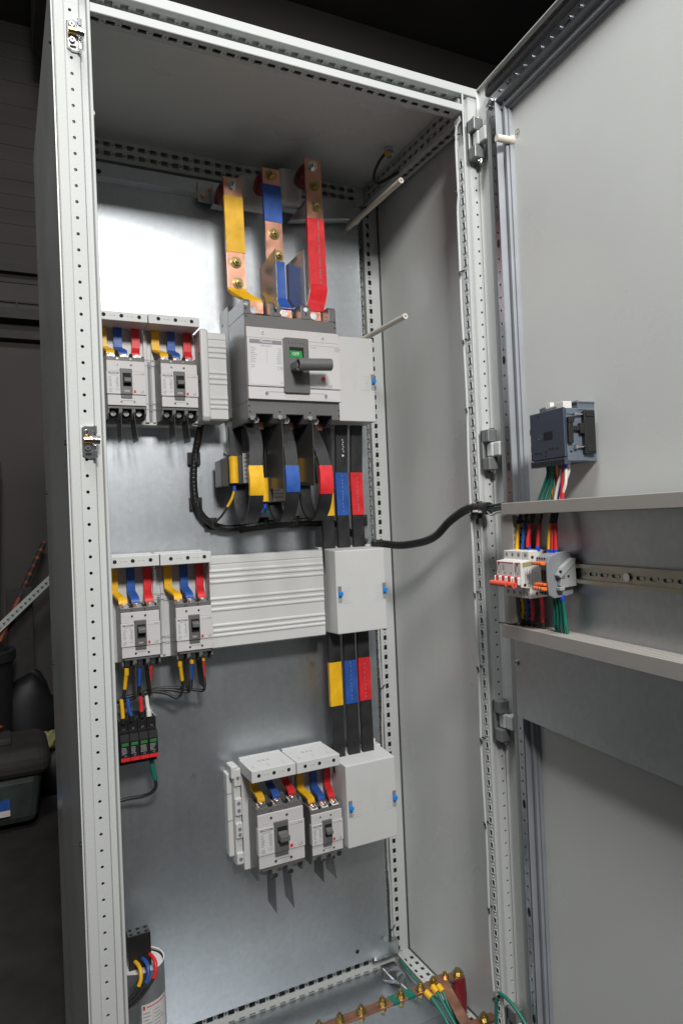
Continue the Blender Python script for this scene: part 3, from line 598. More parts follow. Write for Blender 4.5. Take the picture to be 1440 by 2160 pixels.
    zc = (wz0 + wz1) / 2 + toggle * (wz1 - wz0) * 0.2
    m = MB(); m.prism([(yf - 0.0046, zc - 0.006 * k), (yf - 0.0046, zc + 0.007 * k), (yf - 0.012, zc + 0.004 * k), (yf - 0.017 * k, zc + 0.0035 * k), (yf - 0.017 * k, zc - 0.005 * k), (yf - 0.012, zc - 0.0055 * k)], 'x', wx0 + 0.001, wx1 - 0.001); m.build('toggle', 'mid', t, bevel=0.0012)
    if rating:
        p = MB(); put_text(p, rating, ((ex0 + ex1) / 2, yf - 0.0045, fz0 + fh * 0.315), (1, 0, 0), (0, 0, 1), 0.0058 * k); p.build('rating_lettering', 'textwhite', t)
    MB().box(x0 + wd * 0.675, x0 + wd * 0.73, yc - 0.0012, yc + 0.002, fz0 + fh * 0.285, fz0 + fh * 0.34).build('trip_button', 'red', t)
    # cover screws
    m = MB()
    for fx, fz in ((0.29, 0.915), (0.63, 0.91), (0.355, 0.085), (0.69, 0.085)): MB().cyl((x0 + wd * fx, yf + 0.0005, fz0 + fh * fz), (x0 + wd * fx, yf - 0.0008, fz0 + fh * fz), 0.0023 * k, 12).build('cover_screw', 'steel', t)
    for fx in (0.29, 0.63): MB().cyl((x0 + wd * fx, yf + 0.0042, fz1 + 0.0045 * k), (x0 + wd * fx, yf + 0.0022, fz1 + 0.0045 * k), 0.0022 * k, 12).build('cover_screw', 'steel', t)
    for fx in (0.04, 0.96): MB().cyl((x0 + wd * fx, yf + 0.0042, fz0 - 0.0045 * k), (x0 + wd * fx, yf + 0.002, fz0 - 0.0045 * k), 0.0026 * k, 10).build('cover_screw', 'steel', t)
    m = MB()
    for fx, fz in ((0.29, 0.915), (0.63, 0.91), (0.355, 0.085), (0.69, 0.085)): m.box(x0 + wd * fx - 0.0013, x0 + wd * fx + 0.0013, yf - 0.0010, yf - 0.0007, fz0 + fh * fz - 0.0003, fz0 + fh * fz + 0.0003); m.box(x0 + wd * fx - 0.0003, x0 + wd * fx + 0.0003, yf - 0.0010, yf - 0.0007, fz0 + fh * fz - 0.0013, fz0 + fh * fz + 0.0013)
    m.box(x0 + wd * 0.375, x0 + wd * 0.67, yf - 0.0002, yf, fz0 + fh * 0.105, fz0 + fh * 0.11)
    for fx in (0.355, 0.69): m.cyl((x0 + wd * fx, yf + 0.0041, fz0 - 0.0165 * k), (x0 + wd * fx, yf + 0.0034, fz0 - 0.0165 * k), 0.0036 * k, 12)
    for fx in (0.30, 0.645): m.cyl((x0 + wd * fx, yf + 0.0041, fz1 + 0.0125 * k), (x0 + wd * fx, yf + 0.0034, fz1 + 0.0125 * k), 0.0036 * k, 12)
    m.build('recess', 'hole', t)
    # terminal screws
    for q in px:
        m = MB(); zz = z1 + 0.0005; m.cyl((q, yf + 0.028, zz - 0.006), (q, yf + 0.010, zz - 0.0035), 0.0062 * k, 14); m.cyl((q, yf + 0.010, zz - 0.0035), (q, yf + 0.0075, zz - 0.003), 0.0048 * k, 14); m.build('terminal_screw', 'steel', t)
        m = MB(); zz = z0 + 0.012 * k; m.cyl((q, yf + 0.034, zz), (q, yf + 0.018, zz), 0.0055 * k, 14); m.build('terminal_screw', 'steel', t)
        if white_pads: MB().prism([(yf + 0.0055, fz1 + 0.010), (yf + 0.029, fz1 + 0.016), (yf + 0.029, fz1 + 0.008), (yf + 0.0055, fz1 + 0.006)], 'x', q - pw * 0.42, q + pw * 0.42).build('terminal_pad', 'white', t)
    for i in barriers[0]:
        bx = x0 + wd * (1 / 3 if i == 0 else 2 / 3); L_ = barriers[1]; ln_ = (0.001, 0.0065)[i]
        MB().add([(bx - .0006, yf + 0.002, z0 + 0.012), (bx - .0006, yf + 0.054, z0 + 0.012), (bx - .0006 + ln_, yf + 0.058, z0 - L_ * 0.97), (bx - .0006 + ln_, yf + 0.004, z0 - L_), (bx + .0006, yf + 0.002, z0 + 0.012), (bx + .0006, yf + 0.054, z0 + 0.012), (bx + .0006 + ln_, yf + 0.058, z0 - L_ * 0.97), (bx + .0006 + ln_, yf + 0.004, z0 - L_)],
                 [(0, 1, 2, 3), (7, 6, 5, 4), (0, 4, 5, 1), (1, 5, 6, 2), (2, 6, 7, 3), (3, 7, 4, 0)]).build('phase_barrier', 'barrier', t)
    return t
G3 = 'small moulded case circuit breakers on the mounting plate'
r1 = small_breaker(0.0995, 1.405, 0.0765, 0.130, 'grey circuit breaker at the left end of the upper row', G3, '100A', -0.3, ((0, 1), 0.045))
copy_thing(r1, (0.1075, 0, 0), 'grey circuit breaker in the upper row next to the ribbed end cover')
r2 = small_breaker(0.1083, 0.897, 0.0765, 0.130, 'grey 50A circuit breaker at the left end of the middle row', G3, '50A', 0.5, ((0, 1), 0.060))
copy_thing(r2, (0.1095, 0, 0), 'grey 50A circuit breaker in the middle row beside the long ribbed cover')
small_breaker(0.5005, 0.4065, 0.0765, 0.130, 'smaller grey circuit breaker in the bottom row beside the white terminal box', G3, '', -0.1, ((0, 1), 0.040), white_pads=True)
small_breaker(0.3752, 0.402, 0.1075, 0.165, 'larger grey circuit breaker in the bottom row with two long barriers', G3, '', -0.25, ((0, 1), 0.072), white_pads=True, model='ABN 203c')

# ---- main breaker
t = thing('main_breaker', 'big grey main circuit breaker with cylinder handle and green OFF window', 'breaker', (0.4735, 0.40, 1.39))
x0, x1, yf, yb = 0.368, 0.5805, 0.245, 0.355
m = MB(); m.box(x0, x1, yf, yb, 1.4365, 1.6195)
pxm = (0.4035, 0.4735, 0.5435)
m.box(x0 + .0003, x1 - .0003, yf + 0.065, yb - .0005, 1.6195, 1.635)
for a, b in ((x0, 0.383), (0.426, 0.450), (0.496, 0.520), (0.563, x1)):
    m.prism([(yf, 1.6195), (yf, 1.645), (yf + 0.006, 1.652), (yb, 1.652), (yb, 1.6195)], 'x', a, b)
m.box(x0 + .0003, x1 - .0003, yf + 0.0005, yf + 0.012, 1.411, 1.4365); m.box(x0 + .0003, x1 - .0003, yf + 0.07, yb - .0005, 1.393, 1.4365)
for a, b in ((x0, 0.386), (0.4235, 0.4535), (0.4935, 0.5235), (0.561, x1)):
    m.prism([(yf, 1.4365), (yb, 1.4365), (yb, 1.393), (yf + 0.012, 1.393), (yf, 1.402)], 'x', a, b)
m.build('body', 'dark', t, bevel=0.0012)
m = MB(); fy = 0.2385
m.box(0.3695, 0.5825, fy, fy + 0.01, 1.4405, 1.4665); m.box(0.3695, 0.5815, fy, fy + 0.01, 1.569, 1.5915); m.box(0.3695, 0.5825, fy - 0.002, fy + 0.01, 1.4675, 1.5685)
m.build('front_cover', 'face', t, bevel=0.0012)
yc = fy - 0.002
lb = MB().box(0.3745, 0.446, yc - 0.0004, yc + 0.001, 1.471, 1.566).build('rating_label', 'label', t)
MB().box(0.3745, 0.446, yc - 0.0008, yc - 0.0004, 1.5565, 1.565).build('label_band', 'band', lb)
p = MB(); put_text(p, 'Metasol', (0.4105, yc - 0.0011, 1.561), (1, 0, 0), (0, 0, 1), 0.0085); p.build('lettering', 'textwhite', lb)
p = MB(); put_text(p, 'ABN 803c', (0.4105, yc - 0.0007, 1.5525), (1, 0, 0), (0, 0, 1), 0.0060); put_text(p, 'CE', (0.440, yc - 0.0007, 1.5065), (1, 0, 0), (0, 0, 1), 0.0105)
dashes(p, 0.376, 0.4445, 1.515, 1.550, yc - 0.0004, 9, 3, 0.3, ((0, .22), (.5, .53), (.82, 1))); dashes(p, 0.376, 0.39, 1.505, 1.513, yc - 0.0004, 2, 4, 0.3, ((0, .9),)); dashes(p, 0.430, 0.445, 1.4735, 1.479, yc - 0.0004, 2, 4, 0.3, ((0.5, 1),)); p.build('fine_print', 'stub', lb)
p = MB(); put_text(p, 'LS', (0.5555, yc - 0.0004, 1.4735), (1, 0, 0.12), (0, 0, 1), 0.0085, 1.2); put_text(p, 'MCCB', (0.576, yc - 0.0004, 1.556), (1, 0, 0), (0, 0, 1), 0.0048); put_text(p, 'Using Box', (0.574, yc - 0.0004, 1.5515), (1, 0, 0), (0, 0, 1), 0.0030)
put_text(p, 'PUSH TO TRIP', (0.5345, yc - 0.0004, 1.4805), (1, 0, 0), (0, 0, 1), 0.0032); p.box(0.51, 0.5815, yc - 0.0002, yc, 1.5605, 1.5609); p.box(0.513, 0.526, yc - 0.0003, yc, 1.5555, 1.5565)
p.build('lettering', 'print', t)
m = MB(); m.prism([(0.4475, 1.4575), (0.4505, 1.4555), (0.5035, 1.4555), (0.5065, 1.4575), (0.5065, 1.572), (0.502, 1.5735), (0.4535, 1.5735), (0.4485, 1.571)], 'y', fy - 0.006, fy + 0.002); es = m.build('escutcheon', 'mid', t, bevel=0.0012)
MB().box(0.4615, 0.494, fy - 0.0066, fy - 0.0058, 1.5315, 1.5535).build('window', 'hole', es)
MB().add([(0.462, fy - 0.0068, 1.5315), (0.491, fy - 0.0068, 1.5315), (0.489, fy - 0.0068, 1.5455), (0.462, fy - 0.0068, 1.5455)], [(0, 1, 2, 3)]).build('flag', 'greenwin', es)
p = MB(); put_text(p, 'OFF', (0.4755, fy - 0.0070, 1.5385), (1, 0, 0), (0, 0, 1), 0.0092); p.build('lettering', 'textwhite', es)
m = MB()
for x, z in ((0.4765, 1.5625), (0.461, 1.562), (0.4685, 1.5612), (0.485, 1.562), (0.492, 1.562), (0.4765, 1.484)): m.cyl((x, fy - 0.0058, z), (x, fy - 0.0063, z), 0.0011, 8)
m.build('recess', 'hole', es)
hn = MB(); hn.prism([(0.4625, 1.5035), (0.462, 1.516), (0.4655, 1.520), (0.482, 1.5205), (0.487, 1.517), (0.487, 1.503), (0.48, 1.4995), (0.465, 1.5)], 'y', 0.196, fy - 0.005); h = hn.build('handle', 'mid', t, bevel=0.003)
hn = MB(); hn.pipe((0.4625, 0.192, 1.507), (0.5375, 0.192, 1.5105), 0.0128, 0.0095, 32); hn.cyl((0.470, 0.192, 1.5073), (0.5372, 0.192, 1.5105), 0.0098, 24); hn.build('grip', 'mid', h)
MB().cyl((0.4698, 0.192, 1.5073), (0.4701, 0.192, 1.5073), 0.0096, 20).build('bore', 'hole', h)
m = MB(); m.cyl((0.5395, yc + 0.001, 1.4895), (0.5395, yc - 0.003, 1.4895), 0.0045, 20); m.build('trip_button', 'red', t)
m = MB(); scr = ((0.4055, 1.581), (0.543, 1.579), (0.409, 1.4535), (0.545, 1.4525))
for x, z in scr: MB().cyl((x, fy + 0.001, z), (x, fy - 0.001, z), 0.0042, 16).build('cover_screw', 'steel', t)
for x, z in ((0.373, 1.640), (0.438, 1.6405), (0.508, 1.640), (0.377, 1.402), (0.4385, 1.4045), (0.5085, 1.4045)): MB().cyl((x, yf + 0.001, z), (x, yf - 0.0015, z), 0.0048, 14).build('cover_screw', 'steel', t)
m = MB()
for x, z in scr: m.cyl((x, fy - 0.0010, z), (x, fy - 0.0012, z), 0.0014, 6)
for x, z in ((0.372, 1.6305), (0.372, 1.6145), (0.5765, 1.618), (0.5765, 1.606), (0.439, 1.630), (0.509, 1.630), (0.3715, 1.4265), (0.3725, 1.4145), (0.578, 1.423), (0.578, 1.411), (0.4385, 1.416), (0.5085, 1.416), (0.4385, 1.395), (0.5085, 1.395)): m.cyl((x, yf + 0.0001, z), (x, yf - 0.0005, z), 0.0019, 8)
m.box(0.413, 0.543, fy - 0.0003, fy, 1.4565, 1.457); m.box(0.545, 0.5455, fy - 0.0003, fy, 1.443, 1.449); m.build('recess', 'hole', t)
for q in pxm:
    m = MB(); m.pipe((q - 0.008, yf + 0.045, 1.405), (q - 0.008, yf + 0.036, 1.405), 0.0095, 0.006, 18); m.cyl((q - 0.008, yf + 0.066, 1.405), (q - 0.008, yf + 0.040, 1.405), 0.0058, 14); m.build('terminal_bolt', 'steel', t)
    m = MB(); m.box(q - 0.0165, q + 0.0165, yf + 0.052, yf + 0.058, 1.386, 1.402); m.build('terminal_bar', 'copper', t)
    m = MB(); m.box(q - 0.0175, q + 0.0175, yf + 0.036, yf + 0.043, 1.61, 1.652); m.build('terminal_bar', 'copper', t)
    m = MB(); m.cyl((q - 0.004, yf + 0.036, 1.637), (q - 0.004, yf + 0.028, 1.637), 0.0075, 14); m.build('terminal_bolt', 'steel', t)
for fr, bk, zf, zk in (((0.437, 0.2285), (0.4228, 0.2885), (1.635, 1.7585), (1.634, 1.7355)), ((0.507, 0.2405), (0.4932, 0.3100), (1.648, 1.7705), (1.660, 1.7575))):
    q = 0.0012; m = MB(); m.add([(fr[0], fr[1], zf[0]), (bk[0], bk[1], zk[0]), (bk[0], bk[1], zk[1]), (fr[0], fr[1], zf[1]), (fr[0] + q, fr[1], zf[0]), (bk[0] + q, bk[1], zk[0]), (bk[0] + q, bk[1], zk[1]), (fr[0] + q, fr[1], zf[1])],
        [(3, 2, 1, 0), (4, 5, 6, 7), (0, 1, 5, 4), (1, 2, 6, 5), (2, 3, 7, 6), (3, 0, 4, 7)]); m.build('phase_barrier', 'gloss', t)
for bx, zb_ in ((0.4385, 1.252), (0.5085, 1.258)):
    m = MB(); m.prism([(0.233, 1.392), (0.3285, 1.392), (0.330, zb_ + 0.006), (0.236, zb_)], 'x', bx - 0.0008, bx + 0.0008); m.build('phase_barrier', 'barrier', t)
bs = thing('breaker_pedestal', 'light grey plastic pedestal behind the main breaker', 'pedestal', (0.4735, 0.41, 1.345))
m = MB(); m.box(0.3685, 0.578, 0.3565, 0.4195, 1.418, 1.668); m.box(0.372, 0.405, 0.372, 0.4195, 1.345, 1.4175); m.box(0.372, 0.43, 0.368, 0.4195, 1.340, 1.348); m.build('body', 'cover', bs, bevel=0.002)
m = MB()
for zz in (1.635, 1.60, 1.50, 1.46): m.cyl((0.3684, 0.40, zz), (0.3680, 0.40, zz), 0.003, 8)
m.build('screw_hole', 'hole', bs)

# ================================================================== covers and feed links
GC = 'comb covers over the breaker feeds'
def comb_cover(x0, x1, z0, z1, yf, label, holes, yb=0.385, slots=False):
    t = thing('feed_cover', label, 'cover', ((x0 + x1) / 2, 0.40, z0), GC)
    m = MB(); m.box(x0, x1, yf, yb, z0, z1); m.box(x0 + 0.002, x1 - 0.002, yb, 0.40, z0 - 0.002, z1 + 0.002); m.build('body', 'cover', t, bevel=0.0012)
    zc = (z0 + z1) / 2 + 0.001; m = MB()
    for h in holes: m.cyl((h, yf + 0.0002, zc), (h, yf - 0.0004, zc), 0.0039, 16)
    m.build('screw_hole', 'hole', t)
    m = MB(); dx = (holes[1] - holes[0])
    for h in holes[:2]: m.box(h + dx * 0.3, h + dx * 0.42, yf - 0.0002, yf, zc - 0.001, zc); m.box(h + dx * 0.5, h + dx * 0.68, yf - 0.0002, yf, zc - 0.001, zc)
    m.build('lettering', 'foam', t)
    if slots:
        m = MB()
        for h in holes: m.add([(h - 0.006, yf + 0.032, z1 + 0.0002), (h - 0.005, yf + 0.032, z1 + 0.0002), (h - 0.003, yf + 0.016, z1 + 0.0002), (h - 0.004, yf + 0.016, z1 + 0.0002)], [(0, 1, 2, 3)])
        xm = (x0 + x1) / 2
        for i in range(3): 
            for j in range(2): m.box(xm - 0.018 + i * 0.010, xm - 0.012 + i * 0.010, yf + 0.052 + j * 0.006, yf + 0.054 + j * 0.006, z1, z1 + 0.0002)
        m.build('moulded_mark', 'print', t)
    return t
comb_cover(0.0800, 0.1845, 1.6025, 1.6210, 0.315, 'comb cover with three holes at the left end of the upper row', (0.0985, 0.1328, 0.1678))
comb_cover(0.1862, 0.2922, 1.6025, 1.6225, 0.315, 'comb cover with three holes in the upper row beside the ribbed end cover', (0.2065, 0.2417, 0.2757))
comb_cover(0.0830, 0.1890, 1.1040, 1.1270, 0.315, 'comb cover with three holes at the left end of the middle row', (0.1014, 0.1363, 0.1714))
comb_cover(0.1908, 0.2972, 1.1035, 1.1270, 0.313, 'comb cover with three holes in the middle row beside the long ribbed cover', (0.2122, 0.2471, 0.2822))
comb_cover(0.3618, 0.4635, 0.6275, 0.6530, 0.300, 'comb cover over the larger bottom breaker, its top face in view', (0.3778, 0.4123, 0.4464), 0.388, True)
comb_cover(0.4650, 0.5697, 0.6280, 0.6535, 0.298, 'comb cover over the smaller bottom breaker, its top face in view', (0.4846, 0.5191, 0.5542), 0.388, True)
def base_panel(x0, x1, z0, z1, label, cols=(), y0=0.379):
    t = thing('base_tray', label, 'tray', ((x0 + x1) / 2, 0.41, z0), 'white base trays behind the breaker rows')
    m = MB(); m.box(x0, x1, y0, 0.4195, z0, z1)
    for c in cols: m.box(c - 0.012, c - 0.004, y0 - 0.006, y0, z0 + 0.005, z1 - 0.01); m.box(c + 0.004, c + 0.010, y0 - 0.004, y0, z0 + 0.005, z1 - 0.01)
    m.build('body', 'cover', t, bevel=0.0012)
    m = MB()
    for c in cols:
        for q in (0.16, 0.62): m.box(c - 0.012, c + 0.02, y0 - 0.0066, y0 - 0.006, z0 + (z1 - z0) * q, z0 + (z1 - z0) * q + 0.001); m.box(c - 0.012, c + 0.02, y0 - 0.0066, y0 - 0.006, z0 + (z1 - z0) * q + 0.012, z0 + (z1 - z0) * q + 0.013)
        m.box(c - 0.003, c + 0.003, y0 - 0.0004, y0, z0 + 0.006, z1 - 0.07)
    m.build('groove', 'print', t)
    return t
base_panel(0.07, 0.3055, 1.401, 1.604, 'white tray behind the two breakers of the upper row', (0.196, 0.30))
base_panel(0.07, 0.299, 0.905, 1.104, 'white tray behind the two breakers of the middle row', (0.197,))
base_panel(0.3625, 0.576, 0.41, 0.63, 'white tray behind the two breakers of the bottom row', (0.4925,))
GL = 'insulated copper links from the comb covers to the breakers'
def links(xs_, xt, zt, zc, where, yb=0.368):
    for c, a, b in zip(('yellow', 'blue', 'red'), xs_, xt):
        t = thing('feed_link', c + ' insulated copper link ' + where, 'copper link', (a, yb, zc - 0.01), GL)
        dz = 0.012; jog = abs(a - b) > 0.006
        m = MB()
        pts = [(a, yb, zc), (a, yb, zt + 0.031), (a + (b - a) * 0.15, yb - 0.003, zt + 0.022), (a + (b - a) * 0.75, yb - 0.022, zt + 0.014), (b, yb - 0.031, zt + 0.009), (b, yb - 0.034, zt + 0.0055), (b, yb - 0.035, zt + 0.001)]
        m.strap(pts, (1, 0, 0), 0.0165, 0.0045, 4); m.build('sleeve', c, t, bevel=0.001)
        MB().box(b - 0.007, b + 0.007, yb - 0.036, yb - 0.0335, zt - 0.010, zt + 0.0012).build('copper_end', 'copper', t)
links((0.1015, 0.1316, 0.1683), (0.111, 0.1361, 0.1612), 1.5365, 1.607, 'above the left breaker of the upper row')
links((0.2091, 0.2426, 0.2771), (0.2192, 0.2446, 0.2708), 1.5365, 1.607, 'above the upper row breaker beside the ribbed end cover')
links((0.1051, 0.1392, 0.1732), (0.1166, 0.1418, 0.1685), 1.028, 1.110, 'above the left breaker of the middle row')
links((0.2159, 0.2503, 0.2843), (0.2279, 0.2530, 0.2784), 1.028, 1.110, 'above the middle row breaker beside the long ribbed cover')
links((0.3861, 0.4231, 0.4621), (0.3915, 0.4270, 0.4640), 0.571, 0.634, 'above the larger breaker of the bottom row')
links((0.4984, 0.5328, 0.5668), (0.5100, 0.5350, 0.5605), 0.543, 0.634, 'above the smaller breaker of the bottom row')
# ribbed covers
def ribbed(x0, x1, z0, z1, yf, label, cap=None):
    t = thing('ribbed_cover', label, 'cover', ((x0 + x1) / 2, 0.40, z0), 'ribbed busbar covers between the breakers and the boxes')
    h = z1 - z0; pf = [(0.40, z0), (yf + 0.004, z0), (yf, z0 + 0.003)]
    for q in (0.14, 0.19, 0.25, 0.42, 0.48, 0.54, 0.72, 0.78, 0.84):
        zc = z0 + h * q; pf += [(yf, zc - 0.0042), (yf - 0.0020, zc - 0.0014), (yf - 0.0020, zc + 0.0010), (yf + 0.0002, zc + 0.0040)]
    pf += [(yf, z0 + h * 0.90), (yf + 0.0015, z0 + h * 0.905), (yf + 0.0015, z0 + h * 0.915), (yf, z0 + h * 0.92), (yf, z1 - 0.003), (yf + 0.006, z1), (0.40, z1)]
    m = MB(); m.prism(pf[::-1], 'x', x0, x1); m.build('body', 'cover', t)
    if cap:
        m = MB(); a, b = cap; m.prism([(0.40, z0 - 0.004), (yf - 0.002, z0 - 0.004), (yf - 0.008, z0 + 0.006), (yf - 0.008, z1), (yf - 0.004, z1 + 0.005), (0.40, z1 + 0.005)][::-1], 'x', a, b); m.build('end_cap', 'cover', t, bevel=0.005, seg=3)
        m = MB(); 
        for zz in (z0 + h * 0.73, z0 + h * 0.42): m.box(a - 0.0004, a + 0.0005, yf + 0.002, yf + 0.006, zz, zz + 0.006)
        m.build('slot', 'hole', t)
ribbed(0.3135, 0.3530, 1.4085, 1.5995, 0.332, 'short ribbed white cover with end cap in the upper row', (0.2945, 0.3130))
ribbed(0.2990, 0.5675, 0.9150, 1.1140, 0.342, 'long ribbed white cover across the middle row')
# terminal boxes
GB = 'white terminal boxes over the vertical busbars'
def term_box(x0, x1, z0, z1, yf, label, clips, yb=0.372):
    t = thing('terminal_box', label, 'box', ((x0 + x1) / 2, 0.40, z0), GB)
    m = MB(); m.add([(x0 - 0.003, yb, z0 - 0.002), (x1 + 0.0, yb, z0 - 0.002), (x1 + 0.0, yb, z1 + 0.006), (x0 - 0.003, yb, z1 + 0.006), (x0, yf, z0), (x1, yf, z0), (x1, yf, z1), (x0, yf, z1)], [(0, 1, 2, 3), (7, 6, 5, 4), (0, 4, 5, 1), (1, 5, 6, 2), (2, 6, 7, 3), (3, 7, 4, 0)])
    m.box(x0 - 0.008, x1 + 0.004, yb, 0.400, z0 - 0.004, z1 + 0.008); b = m.build('body', 'cover', t, bevel=0.002)
    zc = z0 + (z1 - z0) * 0.49; xc = (x0 + x1) / 2 + 0.004
    for cx, sd in clips:
        MB().box(cx - 0.005, cx + 0.004, yf - 0.0004, yf + 0.001, zc - 0.022, zc + 0.016).build('clip_slot', 'foam', t)
        MB().box(cx - 0.005, cx + 0.004, yf - 0.0006, yf + 0.001, zc + 0.004, zc + 0.0155).build('clip_shadow_gap', 'print', t)
        m = MB(); m.box(cx - 0.0045, cx + 0.0035, yf - 0.004, yf - 0.0002, zc - 0.008, zc + 0.005); m.cyl((cx, yf - 0.007, zc - 0.002), (cx, yf - 0.004, zc - 0.002), 0.004, 12); m.box(cx - 0.002, cx + 0.006, yf - 0.0055, yf - 0.002, zc - 0.004, zc + 0.003); m.build('blue_clip', 'clip', t, bevel=0.0006)
        m = MB()
        for i in range(7):
            L_ = (0.022, 0.018, 0.013, 0.018, 0.014, 0.018, 0.024)[i]; zz = zc + 0.010 - i * 0.0055; a = cx + sd * 0.006; m.box(min(a, a + sd * L_), max(a, a + sd * L_), yf - 0.0005, yf, zz, zz + 0.0008)
        m.build('ribs', 'relief_shade', t)
    m = MB(); z_ = zc + 0.012; o_ = yf - 0.0005           # moulded lightning bolt, its relief shading drawn as darker lines
    def ln(a, b, w_=0.0007):
        d = Vector((b[0] - a[0], b[1] - a[1])).normalized(); q = Vector((-d.y, d.x)) * w_ / 2
        m.add([(a[0] + q.x, o_, a[1] + q.y), (a[0] - q.x, o_, a[1] - q.y), (b[0] - q.x, o_, b[1] - q.y), (b[0] + q.x, o_, b[1] + q.y)], [(0, 1, 2, 3)])
    P = [(xc - 0.002, z_ + 0.026), (xc + 0.008, z_ + 0.026), (xc + 0.004, z_ + 0.004), (xc + 0.009, z_ + 0.006), (xc + 0.001, z_ - 0.034), (xc + 0.001, z_ - 0.012), (xc - 0.005, z_ - 0.010), (xc - 0.002, z_ + 0.026)]
    for a, b in zip(P, P[1:]): ln(a, b)
    m.build('bolt_mark', 'relief_shade', t)
term_box(0.5855, 0.7020, 1.4090, 1.6060, 0.300, 'white terminal box beside the big main breaker', ((0.6985, -1),))
term_box(0.5800, 0.7085, 0.9210, 1.1110, 0.300, 'white terminal box at the right end of the long ribbed cover', ((0.5885, 1), (0.7045, -1)))
term_box(0.5835, 0.7125, 0.4345, 0.6210, 0.300, 'white terminal box at the right end of the bottom breaker row', ((0.5925, 1), (0.7075, -1)))
# white busbar support at the left of the bottom row
t = thing('busbar_support', 'narrow white plastic busbar support with screw holes left of the bottom breakers', 'support', (0.345, 0.40, 0.43))
m = MB(); m.box(0.3325, 0.3465, 0.392, 0.4195, 0.440, 0.626); m.box(0.3435, 0.3600, 0.376, 0.4195, 0.425, 0.640); m.box(0.3380, 0.3545, 0.372, 0.41, 0.618, 0.646)
m.box(0.3440, 0.3605, 0.371, 0.38, 0.600, 0.640); m.box(0.3440, 0.3605, 0.371, 0.38, 0.535, 0.575); m.box(0.3440, 0.3605, 0.371, 0.38, 0.485, 0.52); m.box(0.3440, 0.3605, 0.371, 0.38, 0.428, 0.455); m.build('body', 'cover', t, bevel=0.003)
m = MB()
for zz in (0.619, 0.563, 0.547, 0.506, 0.494, 0.440): m.cyl((0.3525, 0.3712, zz), (0.3525, 0.3705, zz), 0.0042, 14)
for zz in (0.61, 0.536, 0.518, 0.472): m.cyl((0.3525, 0.3706, zz), (0.3525, 0.3700, zz), 0.0011, 8)
for zz in (0.58, 0.52): m.box(0.3322, 0.3467, 0.3915, 0.42, zz, zz + 0.0012)
m.build('screw_hole', 'print', t)
# white cross piece at the head of the lowest box
solo('white_tag', MB().box(0.683, 0.713, 0.395, 0.402, 0.628, 0.637), 'white', 'small white plastic tab at the rear of the bottom terminal box', 'tab')

# ================================================================== busbars
GI = 'copper busbars feeding the main breaker'
def hexset(t, pts, y, mt='passiv', wm='passiv', r=0.0085):
    for (x, z) in pts:
        w_ = MB(); washer_mb(w_, (x, y - 0.002, z), NY, r * 1.45); w_.pipe((x, y - 0.002, z), (x, y - 0.0035, z), r * 1.25, r * 0.9, 18); wo = w_.build('washer', wm, t)
        b = MB(); bolt_mb(b, (x, y - 0.002, z), NY, r, 0.007); b.build('bolt', mt, t)
ybar = 0.31; T = 0.006
def bar(t, x, z0, z1, dx=0.0, w_=0.040, mt='copper', over=0.0, name='copper_bar'):
    m = MB(); m.strap([(x + dx, ybar, z0), (x, ybar, z1)], (1, 0, 0), w_ + over, T + over); return m.build(name, mt, t, bevel=0.0008)
t = thing('phase_busbar', 'copper busbar with a yellow sleeve, first of the three feeding the main breaker', 'busbar', (0.377, ybar, 1.66), GI)
bar(t, 0.3755, 1.69, 1.934, 0.0015); bar(t, 0.3757, 1.771, 1.893, 0.0012, over=0.0022, mt='yellow', name='sleeve')
m = MB(); m.strap([(0.377, ybar, 1.694), (0.377, ybar + 0.001, 1.688), (0.383, ybar - 0.012, 1.676), (0.400, ybar - 0.03, 1.660), (0.402, ybar - 0.031, 1.652)], (1, 0, 0), 0.0405, 0.0075); m.build('sleeve', 'yellow', t, bevel=0.001)
MB().box(0.386, 0.422, 0.275, 0.281, 1.632, 1.656).build('copper_bar', 'copper', t)
hexset(t, ((0.3757, 1.7485), (0.3790, 1.7035)), ybar - T / 2); hexset(t, ((0.3755, 1.9185),), ybar - T / 2, 'steel', 'steel')
t = thing('phase_busbar', 'copper busbar with blue sleeves, middle of the three feeding the main breaker', 'busbar', (0.467, ybar, 1.66), GI)
bar(t, 0.4655, 1.66, 1.970, 0.0035); bar(t, 0.4655, 1.851, 1.934, 0.0015, over=0.0022, mt='blue', name='sleeve')
m = MB(); m.strap([(0.468, ybar, 1.763), (0.469, ybar, 1.68), (0.472, ybar - 0.02, 1.655), (0.4735, ybar - 0.028, 1.646)], (1, 0, 0), 0.0418, 0.0085); m.build('sleeve', 'blue', t, bevel=0.001)
hexset(t, ((0.4655, 1.9565), (0.4668, 1.8235), (0.475, 1.7765)), ybar - T / 2)
t = thing('phase_busbar', 'copper busbar with a red sleeve and three bolts, nearest the rear corner post', 'busbar', (0.571, ybar, 1.66), GI)
bar(t, 0.5690, 1.70, 2.011, 0.0015); m = MB(); m.strap([(0.5693, ybar, 1.874), (0.5705, ybar, 1.722), (0.5695, ybar - 0.004, 1.708), (0.555, ybar - 0.022, 1.674), (0.5455, ybar - 0.027, 1.650)], (1, 0, 0), 0.0422, 0.0085); m.build('sleeve', 'red', t, bevel=0.0012)
hexset(t, ((0.5675, 1.9945),), ybar - T / 2, 'steel', 'steel'); hexset(t, ((0.5712, 1.950), (0.5722, 1.902)), ybar - T / 2)
p = MB(); 
for i in range(26): 
    zz = 1.866 - i * 0.0056
    if i % 5 != 4: p.box(0.5745, 0.5775, ybar - 0.0046, ybar - 0.0043, zz, zz + 0.0034)
p.build('print', 'print', t)
GS = 'red post insulators behind the busbars'
